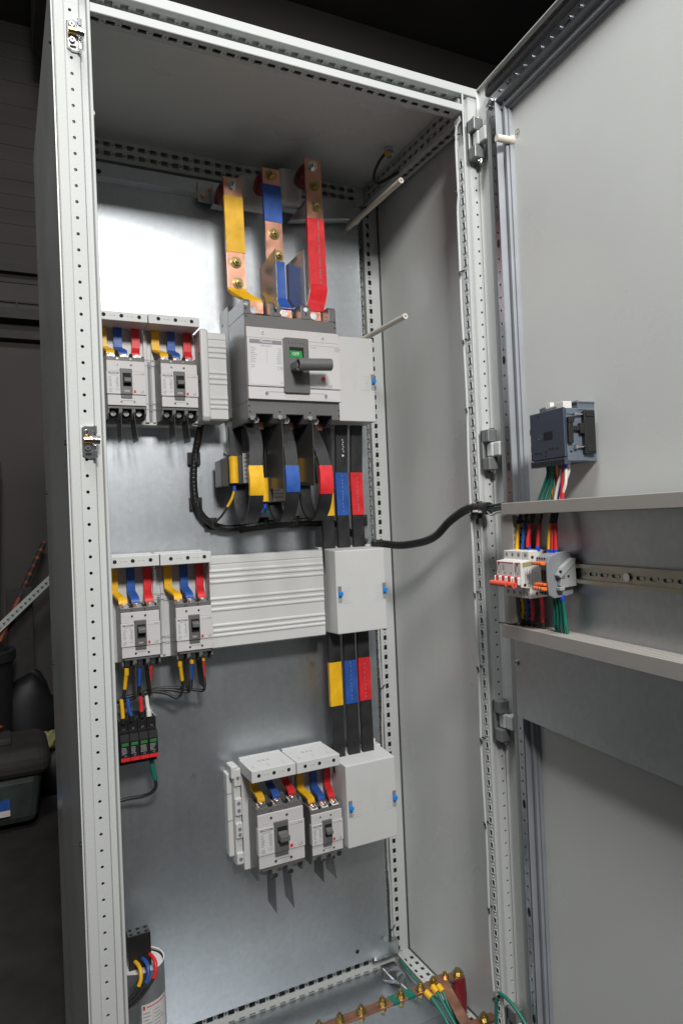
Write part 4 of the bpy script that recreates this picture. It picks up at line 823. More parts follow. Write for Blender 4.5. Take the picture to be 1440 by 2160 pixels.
for (x, z, nm, y1) in ((0.3735, 1.9160, 'behind the yellow busbar', 0.398), (0.4635, 1.9540, 'behind the blue busbar', 0.392), (0.567, 1.9905, 'behind the red busbar', 0.385)):
    m = MB(); m.cyl((x, 0.3135, z), (x, 0.33, z), 0.017, 24, 0.023); m.cyl((x, 0.33, z), (x, 0.35, z), 0.023, 24, 0.023); m.cyl((x, 0.35, z), (x, 0.372, z), 0.023, 24, 0.018)
    solo('post_insulator', m, 'insul', 'dark red post insulator ' + nm, 'insulator', GS)
t = thing('stepped_bracket', 'grey stepped bracket carrying the busbar insulators under the roof', 'bracket', (0.5, 0.40, 1.91))
m = MB(); m.box(0.323, 0.392, 0.399, 0.4025, 1.914, 1.957); m.box(0.350, 0.395, 0.3725, 0.399, 1.900, 1.945); m.build('foot_plate', 'zinc', t, bevel=0.003)
m = MB(); m.box(0.412, 0.485, 0.373, 0.402, 1.905, 1.985); m.build('riser', 'panel', t, bevel=0.014, seg=3)
m = MB(); m.box(0.512, 0.572, 0.373, 0.402, 1.93, 2.02); m.build('riser', 'panel', t, bevel=0.014, seg=3)
m = MB(); m.prism([(0.536, 1.895), (0.715, 1.925), (0.715, 1.972), (0.59, 1.962)], 'y', 0.380, 0.402); m.build('foot_plate', 'zinc', t, bevel=0.003)
m = MB()
for x, z in ((0.335, 1.9285), (0.352, 1.9445)): m.cyl((x, 0.399, z), (x, 0.393, z), 0.006, 6); 
m.build('bolt', 'brass', t)
# vertical rising busbars
GV = 'black sleeved vertical busbars behind the terminal boxes'
for c, xu, xl, lab in (('yellow', 0.592, 0.5935, 'black sleeved vertical busbar with yellow bands, partly behind the looped straps'), ('blue', 0.6315, 0.6330, 'black sleeved vertical busbar with blue bands, between yellow and red'), ('red', 0.6715, 0.6700, 'black sleeved vertical busbar with red bands, nearest the rear post')):
    t = thing('riser_busbar', lab, 'busbar', (xl, 0.355, 0.6), GV)
    MB().strap([(xl + 0.002, 0.356, 0.59), (xl, 0.356, 0.80), (xl, 0.356, 1.0), (xu, 0.356, 1.12), (xu - 0.0015, 0.356, 1.25), (xu + (0.007 if c != 'yellow' else 0), 0.356, 1.44)], (1, 0, 0), 0.030, 0.008).build('sleeve', 'sleeve', t, bevel=0.001)
    dz = {'yellow': 0.0, 'blue': 0.0, 'red': 0.002}[c]
    MB().strap([(xl - 0.0012 + 0.0015, 0.356, 0.746 + dz), (xl, 0.356, 0.848 + dz)], (1, 0, 0), 0.0315, 0.0095).build('colour_band', c, t, bevel=0.001)
    MB().strap([(xu, 0.356, 1.1925), (xu - 0.0012, 0.356, 1.294)], (1, 0, 0), 0.0315, 0.0095).build('colour_band', c, t, bevel=0.001)
    if c != 'yellow':
        p = MB()
        for za, zb2 in ((1.20, 1.285), (0.755, 0.84)):
            zz = za
            while zz < zb2: p.box((xu if za > 1 else xl) - 0.001, (xu if za > 1 else xl) + 0.001, 0.3508, 0.3511, zz, zz + 0.0045); zz += random.uniform(0.006, 0.012)
        p.build('print', 'print', t)
m = MB(); put_text(m, '(o) YA-YF', (0.6365, 0.3512, 1.362), (0, 0, -1), (1, 0, 0), 0.009) if False else None
for k_ in range(6): m.box(0.6352 + (k_ % 2) * 0.002, 0.6372 + (k_ % 2) * 0.002, 0.3508, 0.3511, 1.3705 - k_ * 0.0055, 1.3735 - k_ * 0.0055)
m.cyl((0.636, 0.3511, 1.3345), (0.636, 0.3507, 1.3345), 0.0028, 12); m.build('print', 'textwhite', bpy.data.objects['riser_busbar.001'])
# flexible straps looping from the main breaker
GF = 'black flexible straps looping down from the main breaker'
for c, xa, xb, zb1, zb0, yl in (('yellow', 0.3865, 0.3745, 1.304, 1.240, 0.232), ('blue', 0.4575, 0.4545, 1.304, 1.2445, 0.232), ('red', 0.5215, 0.5335, 1.300, 1.238, 0.235)):
    t = thing('flexible_strap', 'black flexible strap with a %s band looping down from the main breaker' % c, 'strap', (xb, 0.29, 1.18), GF)
    path = curve([(xa, 0.292, 1.402), (xa, 0.275, 1.385), (xa * 0.6 + xb * 0.4, yl + 0.012, 1.345), (xb, yl, 1.30), (xb, yl - 0.004, 1.265), (xb, yl + 0.001, 1.235), (xb, yl + 0.02, 1.203), (xb, yl + 0.05, 1.186), (xb, yl + 0.083, 1.193), (xb, yl + 0.107, 1.222), (xb, yl + 0.118, 1.265), (xb, yl + 0.125, 1.33), (xb, yl + 0.13, 1.40)], 6)
    MB().strap(path, (1, 0, 0), 0.0285, 0.007).build('sleeve', 'sleeve', t)
    bandp = [q for q in path[:40] if zb0 - 0.002 <= q.z <= zb1 + 0.002]
    MB().strap(bandp, (1, 0, 0), 0.0305, 0.009).build('colour_band', c, t)
# current transformers
GT = 'yellow wound current transformers behind the looped straps'
for x, z0, z1, lab, yy in ((0.3335, 1.268, 1.332, 'current transformer with yellow winding behind the yellow banded strap', 0.318), (0.402, 1.226, 1.284, 'current transformer hanging lowest, between the yellow and blue banded straps', 0.320), (0.4745, 1.268, 1.328, 'current transformer mostly hidden between the blue and red banded straps', 0.322)):
    t = thing('current_transformer', lab, 'transformer', (x + 0.035, yy + 0.03, z0), GT)
    m = MB(); m.box(x, x + 0.018, yy + 0.02, yy + 0.072, z0 - 0.004, z1 - 0.006); m.box(x + 0.017, x + 0.075, yy + 0.003, yy + 0.013, z0, z1); m.box(x + 0.017, x + 0.075, yy + 0.058, yy + 0.072, z0, z1); m.box(x + 0.0745, x + 0.085, yy, yy + 0.072, z0, z1)
    m.build('housing', 'barrier', t, bevel=0.003)
    m = MB(); m.cyl((x + 0.0245, yy + 0.008, z0 + 0.003), (x + 0.0245, yy + 0.008, z1 - 0.003), 0.0098, 20); m.build('winding', 'yellow', t)
    pl = MB().box(x + 0.044, x + 0.074, yy + 0.0015, yy + 0.003, z0 + 0.003, z1 + 0.004).build('rating_label', 'paper', t)
    p = MB(); dashes(p, x + 0.046, x + 0.072, z0 + 0.008, z1 - 0.002, yy + 0.0015, 6, 2, 0.4, ((0, .9),)); p.build('fine_print', 'stub', pl)
    m = MB(); m.cyl((x + 0.012, yy + 0.02, z1), (x + 0.012, yy + 0.02, z1 + 0.006), 0.006, 12); m.cyl((x + 0.012, yy + 0.006, z1 + 0.004), (x + 0.012, yy + 0.03, z1 + 0.004), 0.0035, 8); m.build('terminal_screw', 'steel', t)
def wire(name, label, segs, r=0.0032, cat='wire', group=None):
    """segs: (material, points, radius factor, part name)"""
    p0 = segs[0][1][0]; t = thing(name, label, cat, p0, group)
    for s in segs:
        MB().tube(s[1], r * (s[2] if len(s) > 2 else 1), 8).build(s[3] if len(s) > 3 else 'insulation', s[0], t)
    return t
GW = 'sensing wires from the current transformers'
wire('sensing_wire', 'thin black sensing wire with yellow sleeve hanging from the first current transformer', [('ferrule', [(0.358, 0.327, 1.265), (0.358, 0.327, 1.255)], 1.5, 'ferrule'), ('yellow', [(0.358, 0.328, 1.256), (0.354, 0.335, 1.238), (0.346, 0.343, 1.221)], 1.2, 'sleeve'), ('sleeve', [(0.346, 0.343, 1.221), (0.338, 0.36, 1.203), (0.330, 0.385, 1.188), (0.336, 0.398, 1.180)])], 0.0026, group=GW)
wire('sensing_wire', 'thin blue sensing wire hanging from the lowest current transformer', [('ferrule', [(0.427, 0.328, 1.224), (0.427, 0.328, 1.214)], 1.5, 'ferrule'), ('blue', [(0.427, 0.329, 1.215), (0.42, 0.34, 1.203), (0.408, 0.36, 1.188)], 1.2, 'sleeve'), ('sleeve', [(0.408, 0.36, 1.188), (0.395, 0.385, 1.178), (0.388, 0.398, 1.176)])], 0.0026, group=GW)
wire('sensing_wire', 'thin green sensing wire crossing behind the blue banded strap', [('green', [(0.427, 0.335, 1.212), (0.44, 0.34, 1.204), (0.462, 0.345, 1.207), (0.47, 0.35, 1.215)])], 0.0026, group=GW)
wire('sensing_wire', 'thin green sensing wire behind the red banded strap', [('ferrule', [(0.499, 0.33, 1.266), (0.499, 0.33, 1.258)], 1.5, 'ferrule'), ('green', [(0.499, 0.33, 1.258), (0.500, 0.325, 1.235), (0.494, 0.33, 1.205)])], 0.0026, group=GW)
# harness on the plate
t = thing('cable_harness', 'thick black cable harness curving across the mounting plate below the main breaker', 'cable', (0.30, 0.40, 1.18))
MB().loom([(0.3075, 0.385, 1.42), (0.3000, 0.395, 1.372), (0.2925, 0.402, 1.332), (0.2890, 0.404, 1.28), (0.2925, 0.403, 1.232), (0.304, 0.402, 1.205), (0.3245, 0.401, 1.186), (0.352, 0.402, 1.1745), (0.39, 0.402, 1.1735), (0.45, 0.402, 1.1795), (0.53, 0.402, 1.1825), (0.60, 0.401, 1.181), (0.650, 0.396, 1.164), (0.682, 0.388, 1.138), (0.705, 0.375, 1.124)], 0.0079, 12, 0.009, 0.035).build('loom', 'loom', t)
MB().tube([(0.39, 0.402, 1.1655), (0.45, 0.402, 1.1715), (0.53, 0.402, 1.1755), (0.60, 0.401, 1.173)], 0.0055, 8).build('loom', 'loom', t)
for i, (x, z) in enumerate(((0.2940, 1.333), (0.2940, 1.232), (0.3265, 1.185), (0.4505, 1.1815), (0.529, 1.182), (0.7125, 1.178))):
    t2 = thing('cable_mount', ('black square adhesive cable mount, %s' % ('highest on the harness beside the ribbed end cover', 'second down on the harness', 'at the bend of the harness', 'left one below the looped straps', 'right one below the looped straps', 'beside the red banded riser busbar')[i]), 'cable mount', (x, 0.418, z - 0.0125), 'black cable mounts on the plate')
    MB().box(x - 0.014, x + 0.014, 0.410, 0.4195, z - 0.014, z + 0.014).build('base', 'black', t2, bevel=0.001)
    MB().box(x - 0.003, x + 0.003, 0.393, 0.4099, z - 0.0105, z + 0.0105).build('strap', 'black', t2, bevel=0.001)
# flexible conduit from the plate to the door
t = thing('door_harness', 'black spiral wrapped harness swinging from the busbars across to the open door', 'cable', (0.72, 0.2, 1.12))
P = [(0.700, 0.34, 1.1235), (0.716, 0.315, 1.1195), (0.733, 0.27, 1.1175), (0.748, 0.225, 1.1195), (0.757, 0.185, 1.1275), (0.760, 0.15, 1.142), (0.762, 0.115, 1.1625), (0.764, 0.08, 1.181), (0.764, 0.05, 1.191), (0.763, 0.02, 1.194), (0.763, 0.0, 1.1915)]
MB().loom([(p[0], p[1], p[2] + 0.0012 * sin(i * 2.3)) for i, p in enumerate(P)], 0.0087, 14, 0.0070, 0.14).build('loom', 'loom', t)
MB().tube([(0.763, 0.008, 1.1915), (0.762, -0.012, 1.1925), (0.757, -0.035, 1.1915)], 0.0125, 14).build('cuff', 'black', t)
MB().tube([(0.763, 0.002, 1.206), (0.763, -0.001, 1.191), (0.763, 0.002, 1.174)], 0.006, 10).build('knot', 'black', t)
for i, (c, dz, dy) in enumerate((('black', 0.008, 0), ('black', 0.003, 0.003), ('green', 0.0035, -0.005), ('white', -0.006, -0.005), ('black', -0.002, 0.003))):
    MB().tube([(0.757, -0.03, 1.191 + dz * 0.6), (0.748, -0.055, 1.1885 + dz - (0.004 if c in ('white', 'green') else 0)), (0.738, -0.085, 1.1895 + dz), (0.725, -0.12, 1.1905 + dz)], 0.0024, 8).build('wire', c, t)
for (y, zz) in ((0.0, 1.1895), (-0.018, 1.188)): MB().box(0.748, 0.7515, y - 0.008, y + 0.004, zz - 0.004, zz).build('tie_tail', 'white', t)
# white sealing cords and cable ties along the posts
def cord(pts, label, r=0.0026, m_='paint'): return solo('grey_cable', MB().tube(pts, r, 8, 4), m_, label, 'cable')
cord([(0.7655, 0.010, 1.985), (0.7600, 0.020, 1.96), (0.7605, 0.021, 1.84)] + [(0.7600 + 0.0008 * sin(i * 2.1), 0.0250 + 0.0014 * sin(i * 1.3), 1.80 - i * 0.10) for i in range(16)] + [(0.7605, 0.022, 0.22)], 'light grey cord tied along the inner edge of the hinge side stile', 0.0028)
cord([(0.763, 0.445, 0.96), (0.762, 0.443, 0.84)] + [(0.7625 + 0.002 * sin(i * 1.9), 0.443, 0.80 - i * 0.08) for i in range(9)] + [(0.766, 0.442, 0.09), (0.774, 0.42, 0.067), (0.772, 0.33, 0.066), (0.770, 0.25, 0.068)], 'light grey cord tied along the rear corner post down to the floor rail', 0.0026)
GK = 'black cable ties on the stile cord'
for i, zz in enumerate((1.955, 1.84, 1.675, 1.535, 1.395, 1.178, 1.02, 0.87, 0.725, 0.555, 0.385)):
    m = MB(); m.tube([(0.7565, 0.0225, zz - 0.004), (0.7575, 0.026, zz + 0.002), (0.762, 0.0215, zz + 0.004), (0.766, 0.014, zz + 0.003)], 0.0013, 6); m.tube([(0.7565, 0.021, zz + 0.002), (0.7555, 0.018, zz - 0.008)], 0.0012, 6)
    solo('cable_tie', m, 'black', 'small black cable tie on the hinge stile, ' + ('highest of them', 'second from the top', 'third from the top', 'fourth from the top', 'next above the door harness', 'just below the door harness', 'next but one below the door harness', 'level with the lower door duct', 'fourth from the bottom' if False else 'level with the third hinge', 'second from the bottom', 'lowest of them')[i], 'cable tie', GK)
for zz, wh in ((0.745, 'between the two lower terminal boxes'), (0.40, 'just below the bottom terminal box'), (0.13, 'near the cabinet floor')):
    m = MB(); m.tube([(0.7595, 0.442, zz - 0.003), (0.762, 0.438, zz), (0.768, 0.4395, zz + 0.004), (0.774, 0.444, zz + 0.006)], 0.0014, 6); solo('cable_tie', m, 'black', 'small black cable tie on the rear corner post ' + wh, 'cable tie', 'black cable ties on the rear post')
# ivory standoff rods
GR = 'ivory rods standing on the mounting plate'
for (x, z, y0, lab) in ((0.7095, 1.9175, 0.155, 'ivory rod jutting forward at the upper rear corner'), (0.7095, 1.6215, 0.162, 'ivory rod jutting forward above the terminal box beside the main breaker'), (0.0690, 1.925, 0.155, 'ivory rod peeping past the stile under the roof'), (0.0665, 1.6355, 0.155, 'ivory rod peeping past the stile above the upper breaker row')):
    t = thing('standoff_rod', lab, 'rod', (x, 0.41, z), GR)
    m = MB(); m.pipe((x, y0, z), (x, 0.4195, z), 0.0063, 0.0024, 20); m.build('rod', 'ivory', t); MB().cyl((x, y0 + 0.002, z), (x, y0 + 0.0015, z), 0.0024, 10).build('bore', 'print', t)

# ================================================================== lower left: wires, surge arrester, capacitor
GO = 'outgoing wires below the middle row breakers'
def out_wire(c, x, y, z0, pts, lab, lug=None, z1=0.855):
    segs = []
    if lug: segs.append((lug, [(x, y, z0), (x, y, z0 - 0.016)], 1.5, 'lug_sleeve'))
    segs.append((c, [(x, y, z0 - 0.006), (x + (pts[0][0] - x) * 0.4, y + 0.002, (z0 + pts[0][2]) / 2), pts[0]], 1.25, 'sleeve')); segs.append(('sleeve', pts, 1.0, 'insulation'))
    wire('outgoing_wire', lab, segs, 0.0033, group=GO)
out_wire('yellow', 0.1205, 0.345, 0.899, [(0.1165, 0.35, 0.855), (0.114, 0.355, 0.838), (0.108, 0.36, 0.83), (0.08, 0.37, 0.835), (0.04, 0.38, 0.85)], 'yellow sleeved wire under the left breaker of the middle row', 'yellow')
out_wire('blue', 0.1465, 0.345, 0.900, [(0.1455, 0.35, 0.858), (0.143, 0.355, 0.84), (0.132, 0.36, 0.830), (0.10, 0.37, 0.826), (0.05, 0.38, 0.83)], 'blue sleeved wire under the left breaker of the middle row')
out_wire('red', 0.1695, 0.345, 0.903, [(0.1665, 0.35, 0.858), (0.1665, 0.353, 0.838), (0.163, 0.356, 0.830), (0.155, 0.358, 0.834), (0.150, 0.36, 0.845), (0.147, 0.37, 0.85)], 'red sleeved wire under the left breaker of the middle row')
out_wire('yellow', 0.2295, 0.345, 0.903, [(0.234, 0.35, 0.856), (0.2345, 0.353, 0.836), (0.230, 0.357, 0.823), (0.220, 0.36, 0.820), (0.205, 0.365, 0.829), (0.185, 0.37, 0.835), (0.165, 0.375, 0.835), (0.11, 0.38, 0.83)], 'yellow sleeved wire under the breaker beside the long ribbed cover', 'yellow')
out_wire('blue', 0.2545, 0.345, 0.906, [(0.2535, 0.35, 0.856), (0.2525, 0.353, 0.838), (0.248, 0.357, 0.829), (0.235, 0.36, 0.830), (0.21, 0.367, 0.836), (0.17, 0.375, 0.838), (0.11, 0.385, 0.828)], 'blue sleeved wire under the breaker beside the long ribbed cover', 'yellow')
out_wire('red', 0.2785, 0.345, 0.909, [(0.2805, 0.35, 0.858), (0.2825, 0.353, 0.838), (0.279, 0.357, 0.827), (0.262, 0.36, 0.830), (0.225, 0.367, 0.838), (0.18, 0.377, 0.840), (0.11, 0.39, 0.825)], 'red sleeved wire under the breaker beside the long ribbed cover', 'yellow')
GP = 'wires entering the surge arrester'
for c, x0_, x1_, z1_ in (('yellow', 0.1095, 0.111, 0.792), ('blue', 0.1225, 0.1275, 0.795), ('red', 0.1475, 0.148, 0.800), ('white', 0.160, 0.163, 0.800)):
    wire('arrester_wire', c + ' sleeved wire dropping into the top of the surge arrester', [(c, [(x0_, 0.355, 0.834), (x0_ + 0.001, 0.354, 0.815), (x1_, 0.352, z1_ + 0.003)], 1.25, 'sleeve'), ('black' if c != 'white' else 'white', [(x1_, 0.352, z1_ + 0.004), (x1_, 0.352, z1_ - 0.008)], 1.7, 'ferrule')], 0.0033, group=GP)
t = thing('surge_arrester', 'black four pole surge arrester with green windows and a red stripe', 'surge arrester', (0.14, 0.38, 0.70))
for i in range(4):
    a = 0.1015 + i * 0.0187; b = a + 0.0182
    m = MB(); m.prism([(0.334, 0.712), (0.334, 0.752), (0.338, 0.765), (0.352, 0.768), (0.352, 0.790), (0.415, 0.790), (0.415, 0.700), (0.352, 0.700), (0.352, 0.708)], 'x', a, b); pb = m.build('pole_module', 'module', t, bevel=0.001)
    MB().box(a + 0.0025, b - 0.0025, 0.3335, 0.3345, 0.7432, 0.7492).build('indicator_window', 'palegreen', pb)
    MB().box(a + 0.0002, b - 0.0002, 0.3325, 0.345, 0.7125, 0.7195).build('red_stripe', 'red', pb)
    p = MB(); dashes(p, a + 0.002, b - 0.002, 0.726, 0.741, 0.3339, 6, i + 3, 0.35, ((0, .9),)); put_text(p, 'CE', ((a + b) / 2, 0.3336, 0.7228), (1, 0, 0), (0, 0, 1), 0.0042); put_text(p, ('L1', 'L2', 'L3', 'N')[i], ((a + b) / 2 + 0.001, 0.3515, 0.7725), (1, 0, 0), (0, 0, 1), 0.0048); p.build('lettering', 'foam', pb)
    MB().cyl((a + 0.009, 0.3519, 0.7825), (a + 0.009, 0.3512, 0.7825), 0.003, 10).build('recess', 'hole', pb)
wire('earth_wire', 'green sleeved earth wire curling away below the surge arrester', [('green', [(0.1665, 0.365, 0.702), (0.168, 0.364, 0.68), (0.1725, 0.363, 0.655)], 1.35, 'sleeve'), ('sleeve', [(0.1725, 0.363, 0.655), (0.1735, 0.365, 0.640), (0.165, 0.37, 0.627), (0.145, 0.378, 0.6205), (0.12, 0.385, 0.619), (0.08, 0.39, 0.613), (0.04, 0.395, 0.60)], 1.0, 'insulation')], 0.0038)
solo('din_clip', MB().box(0.165, 0.182, 0.38, 0.4195, 0.735, 0.785), 'steel', 'bit of bright mounting rail showing at the end of the surge arrester', 'rail', bevel=0.001)
t = thing('capacitor', 'cylindrical aluminium capacitor can with a black terminal block on top', 'capacitor', (0.1187, 0.30, 0.05))
cx, cy, R, zt_ = 0.1187, 0.30, 0.0455, 0.3305
m = MB(); m.cyl((cx, cy, 0.037), (cx, cy, zt_ - 0.004), R, 48, caps=False); m.cyl((cx, cy, zt_ - 0.010), (cx, cy, zt_ - 0.0095), R - 0.003, 48); m.build('can', 'can', t)
MB().pipe((cx, cy, zt_ - 0.004), (cx, cy, zt_), R + 0.0004, R - 0.0018, 48).build('rim', 'can', t)
MB().cyl((cx, cy, zt_ - 0.0094), (cx, cy, zt_ - 0.006), R - 0.004, 40).build('lid', 'paper', t)
m = MB(); m.box(0.0945, 0.1375, 0.284, 0.312, 0.325, 0.3905); tb = m.build('terminal_block', 'black', t, bevel=0.001)
m = MB()
for i in range(3):
    for j in range(2): m.cyl((0.1015 + i * 0.0145, 0.2905 + j * 0.015, 0.3904), (0.1015 + i * 0.0145, 0.2905 + j * 0.015, 0.3912), 0.0034, 10)
m.build('screw_hole', 'hole', tb)
# curved paper label
m = MB(); n_ = 14; vs = []
for i in range(n_ + 1):
    an = radians(-100 + i * (72 / n_)); vs += [(cx + (R + 0.0004) * cos(an), cy + (R + 0.0004) * sin(an), zz) for zz in (0.15, 0.272)]
m.add(vs, [(2 * i, 2 * i + 2, 2 * i + 3, 2 * i + 1) for i in range(n_)], True); lb = m.build('label', 'paper', t)
def on_can(mb, a0, a1, z0, z1, off=0.0008):
    k = 4; v_ = []
    for i in range(k + 1): an = radians(a0 + (a1 - a0) * i / k); v_ += [(cx + (R + off) * cos(an), cy + (R + off) * sin(an), zz) for zz in (z0, z1)]
    mb.add(v_, [(2 * i, 2 * i + 2, 2 * i + 3, 2 * i + 1) for i in range(k)], True)
m = MB(); on_can(m, -97, -92, 0.262, 0.269); on_can(m, -88, -34, 0.2645, 0.2665); on_can(m, -52, -28, 0.15, 0.205); m.build('red_print', 'redprint', lb)
m = MB(); rnd = random.Random(4)
for i in range(13): on_can(m, -97, -97 + rnd.uniform(14, 22), 0.2545 - i * 0.0068, 0.2558 - i * 0.0068); on_can(m, -70, -70 + rnd.uniform(12, 34), 0.2545 - i * 0.0068, 0.2556 - i * 0.0068)
on_can(m, -73.5, -73, 0.165, 0.258); m.build('fine_print', 'print', lb)
GA = 'wires from the capacitor terminal block'
for c, x_, zz in (('yellow', 0.1065, 0.0), ('blue', 0.1205, 0.002), ('red', 0.1345, 0.006)):
    wire('capacitor_wire', c + ' sleeved wire bending out of the capacitor terminal block', [(c, [(x_, 0.285, 0.340 + zz), (x_ + 0.003, 0.270, 0.3415 + zz), (x_ + 0.005, 0.256, 0.3385 + zz), (x_ + 0.004, 0.248, 0.326 + zz), (x_ - 0.001, 0.2455, 0.316 + zz)], 1.2, 'sleeve'), ('sleeve', [(x_ - 0.001, 0.2455, 0.316 + zz), (x_ - 0.012, 0.244, 0.304 + zz), (x_ - 0.030, 0.245, 0.292), (x_ - 0.058, 0.25, 0.276)], 1.0, 'insulation')], 0.0032, group=GA)

# ================================================================== earth bar on the cabinet floor
t = thing('earth_bar', 'copper earth bar with a row of brass bolts across the cabinet floor', 'busbar', (0.6, 0.186, 0.15))
ez, ey = 0.150, 0.186
MB().box(0.42, 0.795, ey - 0.0125, ey + 0.0125, ez - 0.0025, ez + 0.0025).build('copper_bar', 'copper', t, bevel=0.0006)
for a, b in ((0.612, 0.6285), (0.648, 0.668)): MB().box(a, b, ey - 0.0128, ey + 0.0128, ez - 0.0029, ez + 0.0029).build('green_tape', 'green', t)
for x in (0.445, 0.492, 0.541, 0.592, 0.637, 0.687, 0.7205, 0.752):
    b = MB(); b.cyl((x, ey, ez + 0.0025), (x, ey, ez + 0.0045), 0.0115, 16); b.cyl((x, ey, ez + 0.0045), (x, ey, ez + 0.0125), 0.0078, 6); b.cyl((x, ey, ez + 0.0125), (x, ey, ez + 0.018), 0.004, 10); b.cyl((x, ey, ez - 0.0125), (x, ey, ez - 0.0025), 0.0078, 6); b.cyl((x, ey, ez - 0.02), (x, ey, ez - 0.0125), 0.004, 10); b.build('bolt', 'passiv', t)
m = MB(); m.cyl((0.786, ey, ez + 0.0025), (0.786, ey, ez + 0.005), 0.0135, 18); m.cyl((0.786, ey, ez + 0.005), (0.786, ey, ez + 0.013), 0.0085, 6); m.build('bolt', 'passiv', t)
def post_ins(x, y, z1, z0, lab):
    m = MB(); m.cyl((x, y, z1 - 0.007), (x, y, z1), 0.0165, 24, 0.015); m.cyl((x, y, z1 - 0.04), (x, y, z1 - 0.007), 0.0185, 24, 0.0165); m.cyl((x, y, z0 + 0.004), (x, y, z1 - 0.04), 0.0175, 24, 0.0185); m.cyl((x, y, z0), (x, y, z0 + 0.004), 0.014, 24, 0.0175)
    solo('post_insulator', m, 'insul', lab, 'insulator', 'red post insulators under the earth bar')
post_ins(0.786, ey, ez - 0.003, 0.072, 'red post insulator under the far end of the earth bar')
t = thing('earth_strap', 'bare copper strap running forward from the earth bar along the floor', 'strap', (0.74, 0.1, 0.15))
MB().strap([(0.7385, ey + 0.012, ez + 0.006), (0.7385, ey - 0.013, ez + 0.0058), (0.734, 0.12, 0.137), (0.728, 0.06, 0.124), (0.722, 0.005, 0.113)], (1, 0, 0), 0.0225, 0.004).build('strap', 'copper', t, bevel=0.0005)
t = thing('front_earth_bar', 'end of a second copper earth bar near the cabinet sill', 'busbar', (0.77, 0.07, 0.12))
MB().box(0.735, 0.80, 0.066, 0.088, 0.118, 0.123).build('copper_bar', 'copper', t); m = MB(); m.cyl((0.773, 0.077, 0.123), (0.773, 0.077, 0.1255), 0.0125, 16); m.cyl((0.773, 0.077, 0.1255), (0.773, 0.077, 0.1335), 0.0085, 6); m.cyl((0.773, 0.077, 0.1335), (0.773, 0.077, 0.1375), 0.005, 10); m.build('bolt', 'passiv', t)
GE = 'green earth wires with yellow lugs on the earth bar'
for i, (x, dx, dy) in enumerate(((0.692, 0.012, 0.0), (0.712, 0.006, 0.004), (0.7215, 0.004, -0.004))):
    wire('earth_wire', ('green earth wire with yellow lug, leftmost of those on the earth bar', 'green earth wire with yellow lug, middle of those on the earth bar', 'green earth wire with yellow lug, closest to the copper strap')[i], [('yellow', [(x + 0.001, ey - 0.012 + dy, ez + 0.001 + i * 0.003), (x + dx * 0.3 + 0.002, ey - 0.026 + dy, ez - 0.005 + i * 0.003)], 1.9, 'lug_sleeve'), ('green', [(x + dx * 0.3 + 0.002, ey - 0.025 + dy, ez - 0.004 + i * 0.003), (x + dx, ey - 0.055, ez - 0.022), (x + dx + 0.004, ey - 0.085, ez - 0.045), (x + dx + 0.004, ey - 0.12, ez - 0.075), (x + dx, ey - 0.16, ez - 0.10)], 1.0, 'insulation')], 0.0036, group=GE)
solo('yellow_lug', MB().box(0.7555, 0.7635, ey + 0.006, ey + 0.016, ez + 0.004, ez + 0.009), 'yellow', 'yellow cable lug behind the last bolt of the earth bar', 'lug', bevel=0.001)
solo('floor_cord', MB().tube([(0.770, 0.42, 0.062), (0.762, 0.34, 0.064), (0.764, 0.28, 0.066), (0.770, 0.24, 0.067), (0.772, 0.18, 0.066)], 0.003, 8), 'green', 'green cord lying along the edge of the floor rail', 'cord')
# bonding wire from frame to door
wire('bonding_wire', 'green bonding wire arching from the hinge side stile over to the door bottom', [('green', [(0.7575, 0.018, 0.12), (0.7585, 0.016, 0.17), (0.7595, 0.014, 0.213)], 1.0, 'insulation'), ('steel', [(0.7595, 0.014, 0.212), (0.760, 0.010, 0.222), (0.7605, 0.002, 0.2255)], 0.9, 'bare_end'), ('green', [(0.7605, 0.004, 0.2255), (0.762, -0.02, 0.2265), (0.765, -0.05, 0.215), (0.767, -0.075, 0.195), (0.768, -0.092, 0.172), (0.769, -0.10, 0.155)], 1.0, 'insulation'), ('yellow', [(0.769, -0.0995, 0.156), (0.769, -0.102, 0.144)], 1.7, 'lug_sleeve')], 0.0034)
for zz, wh in ((0.205, 'upper'), (0.145, 'lower')): solo('cable_tie', MB().tube([(0.7535, 0.017, zz), (0.758, 0.0115, zz - 0.001), (0.7635, 0.016, zz), (0.7585, 0.0215, zz), (0.7535, 0.017, zz)], 0.0018, 6), 'black', wh + ' black cable tie round the green bonding wire', 'cable tie', 'black cable ties on the bonding wire')

# ================================================================== on the door
GD = 'slotted grey wiring ducts on the door'
Bd = (0.2, -0.03, 0)
t = thing('wiring_duct', 'upper slotted grey wiring duct across the open door', 'wiring duct', (0.4, -VP, 1.178), GD, DOOR)
vl = 0.072
D().box(0.131, DW - 0.05, -vl, -VP - 0.0005, 1.1778, 1.1992).build('duct_body', 'duct', t, bevel=0.0012)
t = thing('wiring_duct', 'lower slotted grey wiring duct across the door, its slotted top in view', 'wiring duct', (0.4, -VP, 0.95), GD, DOOR)
vb = 0.078
m = D(); m.box(0.126, DW - 0.05, -vb, -vb + 0.0025, 0.9565, 0.9806); m.box(0.126, DW - 0.05, -vb + 0.0025, -VP - 0.0005, 0.9565, 0.9580); m.box(0.126, 0.1275, -vb + 0.0025, -VP - 0.0005, 0.958, 0.9795); m.build('duct_cover', 'duct', t, bevel=0.0008)
m = D(); x_ = 0.128
while x_ < DW - 0.06: m.box(x_, x_ + 0.0052, -vb + 0.0026, -VP - 0.001, 0.9778, 0.9795); x_ += 0.0078
f_ = m.build('finger', 'duct', t); f_['kind'] = 'stuff'
m = D(); m.box(0.1285, DW - 0.06, -vb + 0.004, -VP - 0.002, 0.960, 0.9605); m.build('duct_inside', 'black', t)
